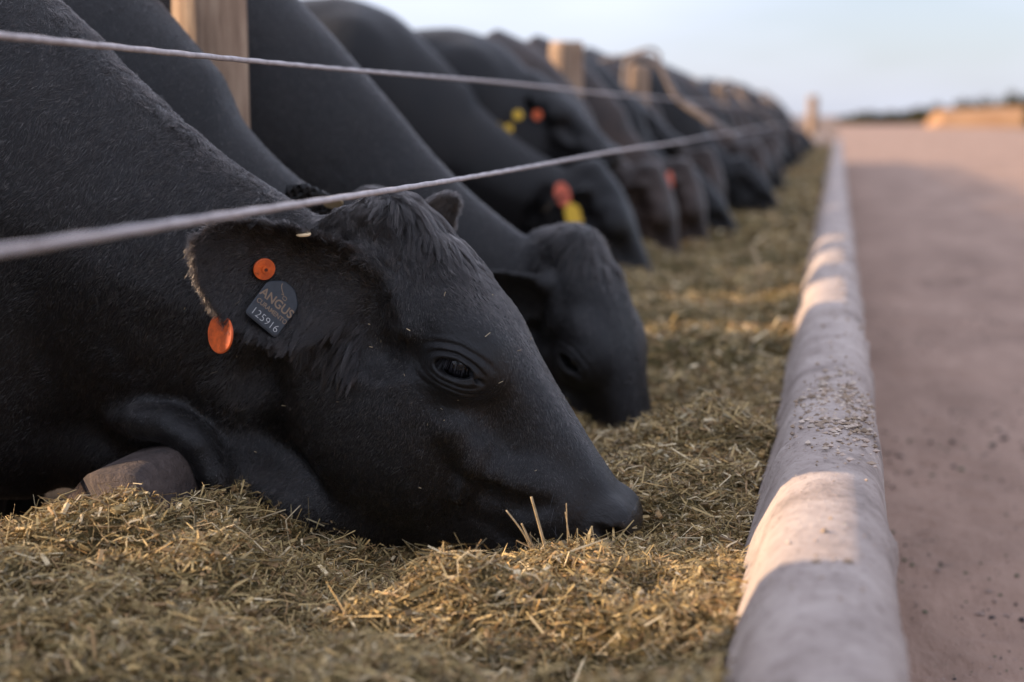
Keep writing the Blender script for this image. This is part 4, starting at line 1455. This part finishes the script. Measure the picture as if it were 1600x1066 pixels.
def feed_z(P):
    x, y = P[:, 0], P[:, 1]
    Q2 = np.column_stack([x, y, np.zeros(len(x))])
    z = 0.432 + 0.050 * np.clip((-0.80 - x) / 0.25, 0, 1) + 0.022 * np.clip((x + 0.42) / 0.28, 0, 1)
    z += 0.034 * vnoise(Q2, 2.3, 91) + 0.030 * vnoise(Q2, 5.5, 92) + 0.019 * vnoise(Q2, 12, 93) + 0.014 * vnoise(Q2, 27, 94)
    free = 1 - np.exp(-((x + 0.62) / 0.55)**2 - ((y - 2.25) / 0.22)**2)
    z += free * (0.020 * vnoise(Q2, 4.1, 96) + 0.016 * vnoise(Q2, 9.0, 97))
    z += 0.006 * vnoise(Q2, 60, 95)
    z += 0.060 * np.exp(-((x + 0.27) / 0.16)**2 - ((y - 3.02) / 0.20)**2)
    z += 0.045 * np.exp(-((x + 0.40) / 0.20)**2 - ((y - 4.3) / 0.3)**2)
    z -= 0.03 * np.clip((y - 4.5) / 2.0, 0, 1)
    # heap in front of the nearest cow, rising to the left
    z += 0.020 * np.exp(-((x + 1.05) / 0.28)**2 - ((y - 2.02) / 0.22)**2)
    z += 0.034 * np.exp(-((x + 0.36) / 0.13)**2 - ((y - 2.16) / 0.09)**2)
    z -= 0.075 * np.exp(-((x + 0.27) / 0.11)**2 - ((y - 1.74) / 0.10)**2)
    z += 0.030 * np.exp(-((x + 0.60) / 0.22)**2 - ((y - 1.66) / 0.12)**2)
    z += 0.045 * np.exp(-((x + 0.18) / 0.10)**2 - ((y - 1.47) / 0.08)**2)
    for mx, my, dp, rr in MUZZLES:
        z -= dp * np.exp(-(((x - mx) / rr)**2 + ((y - my) / rr)**2))
    for yy_ in ys_far + [9.25, 11.2, 12.1]:
        z -= 0.08 * np.exp(-(((x + 0.7) / 0.25)**2 + ((y - yy_) / 0.3)**2))
    z -= np.clip((-1.22 - x) / 0.16, 0, 1) * 0.10 + np.clip((-1.04 - x) / 0.08, 0, 1) * np.clip((y - 2.06) / 0.05, 0, 1) * 0.5
    return z


fx = spaced((-1.50, -0.072, 0.0105))
fy = spaced((0.75, 4.4, 0.0105), (4.4, 10, 0.04), (10, 34.9, 0.15))
X, Y = np.meshgrid(fx, fy, indexing='ij')
BP = np.stack([X.ravel(), Y.ravel(), np.zeros(X.size)], 1)
BP[:, 2] = feed_z(BP)
# keep the sheet on the feed side of the sloping kerb face
BP[:, 0] = np.minimum(BP[:, 0], -0.080 - np.clip(0.56 - BP[:, 2], 0, 1) * 0.40 + 0.004)
i = np.arange(X.size).reshape(X.shape)
BF = np.stack([i[:-1, :-1], i[1:, :-1], i[1:, 1:], i[:-1, 1:]], -1).reshape(-1, 4)
feed_parts_V = [BP]; feed_parts_F = [BF]; feed_cols = [np.tile([[0.1, 0.08, 0.03]], (len(BP), 1))]; feed_mi = [np.zeros(len(BF), int)]
nv = len(BP)

PAL = np.array([(0.47, 0.335, 0.145), (0.335, 0.238, 0.098), (0.225, 0.168, 0.068), (0.170, 0.112, 0.052), (0.65, 0.520, 0.315), (0.38, 0.235, 0.105), (0.275, 0.222, 0.125), (0.098, 0.073, 0.033), (0.55, 0.35, 0.13)])
PALW = np.array([0.20, 0.19, 0.15, 0.12, 0.09, 0.10, 0.07, 0.06, 0.02])


def scatter(count, y0, y1, ybias, lmin, lmax, wmin, wmax, lift, up=0.25, seed=1, xlo=-1.34, xhi=-0.10, box=False, center=None):
    """bent strips (or small stalk boxes) lying on the feed"""
    global nv
    r_ = np.random.default_rng(seed)
    if center is None:
        y = y0 + (y1 - y0) * r_.random(count)**ybias
        x = r_.uniform(xlo, xhi, count)
    else:
        x = r_.normal(center[0], center[2], count); y = r_.normal(center[1], center[2], count)
    p = np.column_stack([x, y, np.zeros(count)])
    p[:, 2] = feed_z(p)
    p[:, 0] = np.minimum(p[:, 0], -0.082 - np.clip(0.56 - p[:, 2], 0, 1) * 0.40)
    p[:, 2] += r_.uniform(-0.006, lift, count)
    az = r_.uniform(0, 2 * math.pi, count)
    el = r_.normal(0.05, up, count)
    d = np.stack([np.cos(az) * np.cos(el), np.sin(az) * np.cos(el), np.sin(el)], 1)
    L = lmin + (lmax - lmin) * r_.random(count)**2.2
    W = wmin + (wmax - wmin) * r_.random(count)**2
    roll = r_.normal(0, 0.8, count)
    s = np.cross(d, np.array([0, 0, 1.0])); s /= np.linalg.norm(s, axis=1)[:, None] + 1e-9
    n = np.cross(s, d)
    w = s * np.cos(roll)[:, None] + n * np.sin(roll)[:, None]
    m = np.cross(w, d)
    c = PAL[r_.choice(len(PAL), count, p=PALW / PALW.sum())] * r_.uniform(0.72, 1.22, (count, 1))
    if not box:
        bend = r_.normal(0, 0.20, count) * L
        a = p - d * (L / 2)[:, None]; b = p + m * bend[:, None]; e = p + d * (L / 2)[:, None]
        hw = (w * (W / 2)[:, None])
        tip = r_.uniform(0.25, 1.0, (count, 1))
        V = np.stack([a - hw, a + hw, b - hw * 1.05, b + hw * 1.05, e - hw * tip, e + hw * tip], 1).reshape(-1, 3)
        base = np.arange(count)[:, None] * 6 + nv
        F = np.vstack([base + [0, 1, 3, 2], base + [2, 3, 5, 4]])
        k = 6
    else:
        hw = w * (W / 2)[:, None]; hm = m * (W * 0.32)[:, None]; hd = d * (L / 2)[:, None]
        V = np.stack([p - hd - hw - hm, p - hd + hw - hm, p - hd + hw + hm, p - hd - hw + hm, p + hd - hw * 0.9 - hm, p + hd + hw - hm, p + hd + hw * 0.9 + hm, p + hd - hw + hm], 1).reshape(-1, 3)
        base = np.arange(count)[:, None] * 8 + nv
        F = np.vstack([base + q for q in ([0, 3, 2, 1], [4, 5, 6, 7], [0, 1, 5, 4], [1, 2, 6, 5], [2, 3, 7, 6], [3, 0, 4, 7])])
        k = 8
    feed_parts_V.append(V); feed_parts_F.append(F); feed_cols.append(np.repeat(c, k, 0)); feed_mi.append(np.ones(len(F), int))
    nv += len(V)


scatter(130000, 1.25, 3.9, 1.25, 0.010, 0.056, 0.0010, 0.0038, 0.024, 0.36, 1)
scatter(50000, 1.3, 3.7, 1.2, 0.006, 0.020, 0.0008, 0.0022, 0.026, 0.5, 21)
scatter(8000, 1.35, 3.7, 1.1, 0.010, 0.026, 0.0036, 0.0085, 0.020, 0.5, 2)
scatter(15000, 1.3, 3.7, 1.1, 0.035, 0.100, 0.0009, 0.0028, 0.024, 0.38, 3)
scatter(4200, 1.3, 3.8, 1.1, 0.012, 0.042, 0.0045, 0.0115, 0.022, 0.38, 4, box=True)
scatter(1500, 1.4, 3.4, 1.0, 0.030, 0.070, 0.0010, 0.0026, 0.022, 0.9, 5)
scatter(420, 1.5, 3.8, 1.0, 0.050, 0.105, 0.0022, 0.0052, 0.024, 0.30, 22, box=True)
scatter(5000, 1.35, 3.8, 1.1, 0.040, 0.085, 0.0018, 0.0046, 0.024, 0.36, 23)
scatter(34000, 3.6, 8.5, 1.2, 0.016, 0.070, 0.0025, 0.008, 0.022, 0.3, 6)
scatter(16000, 8.0, 34.5, 1.5, 0.03, 0.14, 0.006, 0.020, 0.04, 0.3, 7)
scatter(2600, 0, 0, 1, 0.012, 0.040, 0.002, 0.006, 0.05, 0.6, 8, center=(-0.16, 1.46, 0.05))
feed = mesh_np('feed', np.vstack(feed_parts_V), feed_parts_F, [M_feedbase, M_straw], None, smooth=False, mat_idx=np.concatenate(feed_mi), colors=np.vstack(feed_cols))
tag(feed, 'chopped hay and straw feed heaped along the concrete trough', 'feed', kind='stuff')


# upright stems by the nearest muzzle and one long pale stalk farther on
def stem(pts, r, mat, label, name='straw_stem', group=None):
    V, F, T = tube(smooth_path(pts, 6), r, 6)
    o = mesh_np(name, V, [F, T], mat, None)
    tag(o, label, 'straw', group)
    return o


M_stem = noisy_mat('pale_stem', [(0.3, (0.30, 0.215, 0.11)), (0.7, (0.46, 0.36, 0.22))], 90, 3, 0.6)
sb = feed_z(np.array([[-0.425, 2.19, 0]]))[0]
for k, (x0, y0, dx, dz, rr, lb) in enumerate([(-0.462, 2.20, -0.045, 0.078, 0.0019, 'leaning straw stem, leftmost of the upright tuft by the nearest muzzle'), (-0.436, 2.19, -0.028, 0.105, 0.0030, 'tallest straw stem of the upright tuft by the nearest muzzle'), (-0.446, 2.185, -0.032, 0.062, 0.0022, 'short thick straw stem in the middle of the upright tuft'), (-0.404, 2.20, -0.004, 0.095, 0.0012, 'thin straw stem right of the upright tuft, close to the nostril'), (-0.398, 2.205, -0.012, 0.080, 0.0011, 'thinnest curved straw stem right of the upright tuft'), (-0.362, 2.24, -0.010, 0.045, 0.0014, 'short straw stem just under the nostril')]):
    stem([(x0 - dx * 0.3, y0, sb - 0.035), (x0, y0, sb), (x0 + dx * (0.35 + 0.1 * (k % 3)), y0 - 0.004, sb + dz * 0.5), (x0 + dx, y0 - 0.006 + 0.004 * (k % 2), sb + dz)], np.linspace(rr, rr * 0.7, 19), M_stem, lb, group='straw stems standing in the feed')
sz = feed_z(np.array([[-0.33, 6.5, 0]]))[0]
stem([(-0.30, 6.46, sz - 0.02), (-0.33, 6.5, sz + 0.05), (-0.365, 6.53, sz + 0.135)], 0.010, M_stem, 'long pale stalk sticking up from the feed farther down the trough')
# crusts of spilled feed on the kerb
def crumbs(name, n, fx_, fy_, fz, smin, smax, cols, mat, seed, label, cat):
    r_ = np.random.default_rng(seed)
    base_v = np.array([(1, 0, 0), (-1, 0, 0), (0, 1, 0), (0, -1, 0), (0, 0, 1), (0, 0, -1)], float)
    base_f = np.array([(0, 2, 4), (2, 1, 4), (1, 3, 4), (3, 0, 4), (2, 0, 5), (1, 2, 5), (3, 1, 5), (0, 3, 5)])
    y = fy_(r_, n); x = fx_(r_, n, y)
    s = smin + (smax - smin) * r_.random(n)**3
    if name == 'gravel':
        s = s * np.clip(0.75 + 0.9 * fbm(np.column_stack([x, y, 0 * x]), 2.6, 3, 17), 0.12, 1.5)
    z = fz(np.column_stack([x, y, np.zeros(n)])) + s * 0.25
    jit = r_.uniform(0.55, 1.3, (n, 6, 3)) * np.array([1, 1, 0.6])
    ang = r_.uniform(0, 6.28, n)
    v_ = base_v[None] * jit * s[:, None, None]
    vx = v_[:, :, 0] * np.cos(ang)[:, None] - v_[:, :, 1] * np.sin(ang)[:, None]
    vy = v_[:, :, 0] * np.sin(ang)[:, None] + v_[:, :, 1] * np.cos(ang)[:, None]
    V = np.stack([vx + x[:, None], vy + y[:, None], v_[:, :, 2] + z[:, None]], -1).reshape(-1, 3)
    F = (np.arange(n)[:, None, None] * 6 + base_f[None]).reshape(-1, 3)
    c = np.asarray(cols)[r_.integers(0, len(cols), n)] * r_.uniform(0.7, 1.2, (n, 1))
    o = mesh_np(name, V, F, mat, None, smooth=False, colors=np.repeat(c, 6, 0))
    tag(o, label, cat, kind='stuff')
    return o


def kerb_top(P):
    return np.interp(P[:, 0], [-0.079, -0.069, -0.05, -0.01, 0.04, 0.07, 0.089], [0.556, 0.58, 0.593, 0.600, 0.602, 0.592, 0.568])


crumbs('crumbs', 1900, lambda r_, n, y: np.clip(r_.normal(0.018, 0.036, n), -0.062, 0.085), lambda r_, n: np.where(r_.random(n) < 0.72, r_.normal(2.72, 0.16, n), r_.uniform(1.6, 7, n)), kerb_top, 0.0010, 0.0085, [(0.46, 0.36, 0.29), (0.36, 0.27, 0.20), (0.26, 0.19, 0.13), (0.50, 0.41, 0.33)], M_pebble, 3, 'dried crumbs of dirt and feed crusted on the kerb top', 'crumbs')
crumbs('gravel', 9000, lambda r_, n, y: 0.13 + r_.random(n) * (0.5 + 0.16 * y), lambda r_, n: 0.9 + 11 * r_.random(n)**1.5, road_z, 0.0012, 0.010, [(0.10, 0.075, 0.065), (0.06, 0.05, 0.048), (0.22, 0.16, 0.13), (0.30, 0.22, 0.18), (0.09, 0.10, 0.06)], M_pebble, 4, 'small dark pebbles and clods scattered on the dirt road', 'gravel')

# ================================================================== FAR END
def mound(name, x0, x1, y0, y1, h, mat, label, cat, seed):
    nx, ny = 60, 24
    xs = np.linspace(x0, x1, nx); yv = np.linspace(y0, y1, ny)
    X, Y = np.meshgrid(xs, yv, indexing='ij')
    fx_ = np.clip(np.minimum(X - x0, x1 - X) / (0.10 * (x1 - x0)), 0, 1)
    fy_ = np.clip(np.minimum(Y - y0, y1 - Y) / (0.30 * (y1 - y0)), 0, 1)
    P = np.stack([X.ravel(), Y.ravel(), 0 * X.ravel()], 1)
    Z = h * (fx_ * fy_).ravel()**0.7 * (1 + 0.12 * fbm(P, 0.15, 3, seed)) - 0.03
    P[:, 2] = Z
    i = np.arange(nx * ny).reshape(nx, ny)
    F = np.stack([i[:-1, :-1], i[1:, :-1], i[1:, 1:], i[:-1, 1:]], -1).reshape(-1, 4)
    o = mesh_np(name, P, F, mat, None)
    tag(o, label, cat, kind='structure')
    return o


mound('earth_bank', 8.6, 19.6, 142, 156, 1.75, M_bank, 'sunlit orange earth bank across the end of the road', 'earth bank', 3)
mound('hill', -60, 120, 240, 420, 0.7, M_ground, 'low far rise', 'hill', 8)


def foliage(name, blobs, leaf, label, cat, seed, kind='stuff'):
    r_ = np.random.default_rng(seed)
    Vs, Cs = [], []
    for (x, y, z, rx, ry, rz, n) in blobs:
        d = r_.normal(size=(n, 3)); d /= np.linalg.norm(d, axis=1)[:, None]
        rad = 0.45 + 0.6 * r_.random(n)
        lump = 1 + 0.3 * vnoise(d + np.array([x, y, z]), 2.5, seed)
        p = np.array([x, y, z]) + d * (rad * lump)[:, None] * np.array([rx, ry, rz])
        p[:, 2] = np.maximum(p[:, 2], 0.05)
        a = r_.normal(size=(n, 3)); a /= np.linalg.norm(a, axis=1)[:, None]
        b = np.cross(a, r_.normal(size=(n, 3))); b /= np.linalg.norm(b, axis=1)[:, None]
        s = leaf * r_.uniform(0.5, 1.3, (n, 1))
        Vs.append(np.stack([p - a * s, p + b * s * 0.6, p + a * s, p - b * s * 0.6], 1).reshape(-1, 3))
        c = np.array([(0.055, 0.052, 0.024), (0.085, 0.070, 0.032), (0.04, 0.045, 0.022)])[r_.integers(0, 3, n)] * r_.uniform(0.7, 1.3, (n, 1))
        Cs.append(np.repeat(c, 4, 0))
    V = np.vstack(Vs)
    F = np.arange(len(V)).reshape(-1, 4)
    o = mesh_np(name, V, F, M_leaf, None, smooth=False, colors=np.vstack(Cs))
    tag(o, label, cat, kind=kind)
    return o


blobs = []
rb = random.Random(3)
for k in range(52):
    x = 1.5 + k * 0.82 + rb.uniform(-0.5, 0.5)
    h = 0.55 + 1.5 * min(1, max(0, (x - 6) / 16)) + rb.uniform(-0.25, 0.45)
    blobs.append((x, 182 + rb.uniform(-4, 8), h * 0.75, 1.3, 1.7, h, 520))
foliage('treeline', blobs, 0.22, 'dark low line of far bushes behind the orange earth bank', 'treeline', 5)
foliage('bush', [(17.2, 138, 1.05, 0.9, 0.9, 1.2, 1500), (18.6, 139, 1.25, 1.2, 1.0, 1.4, 1500)], 0.10, 'dark bush standing at the right end of the orange earth bank', 'bush', 6, kind=None)
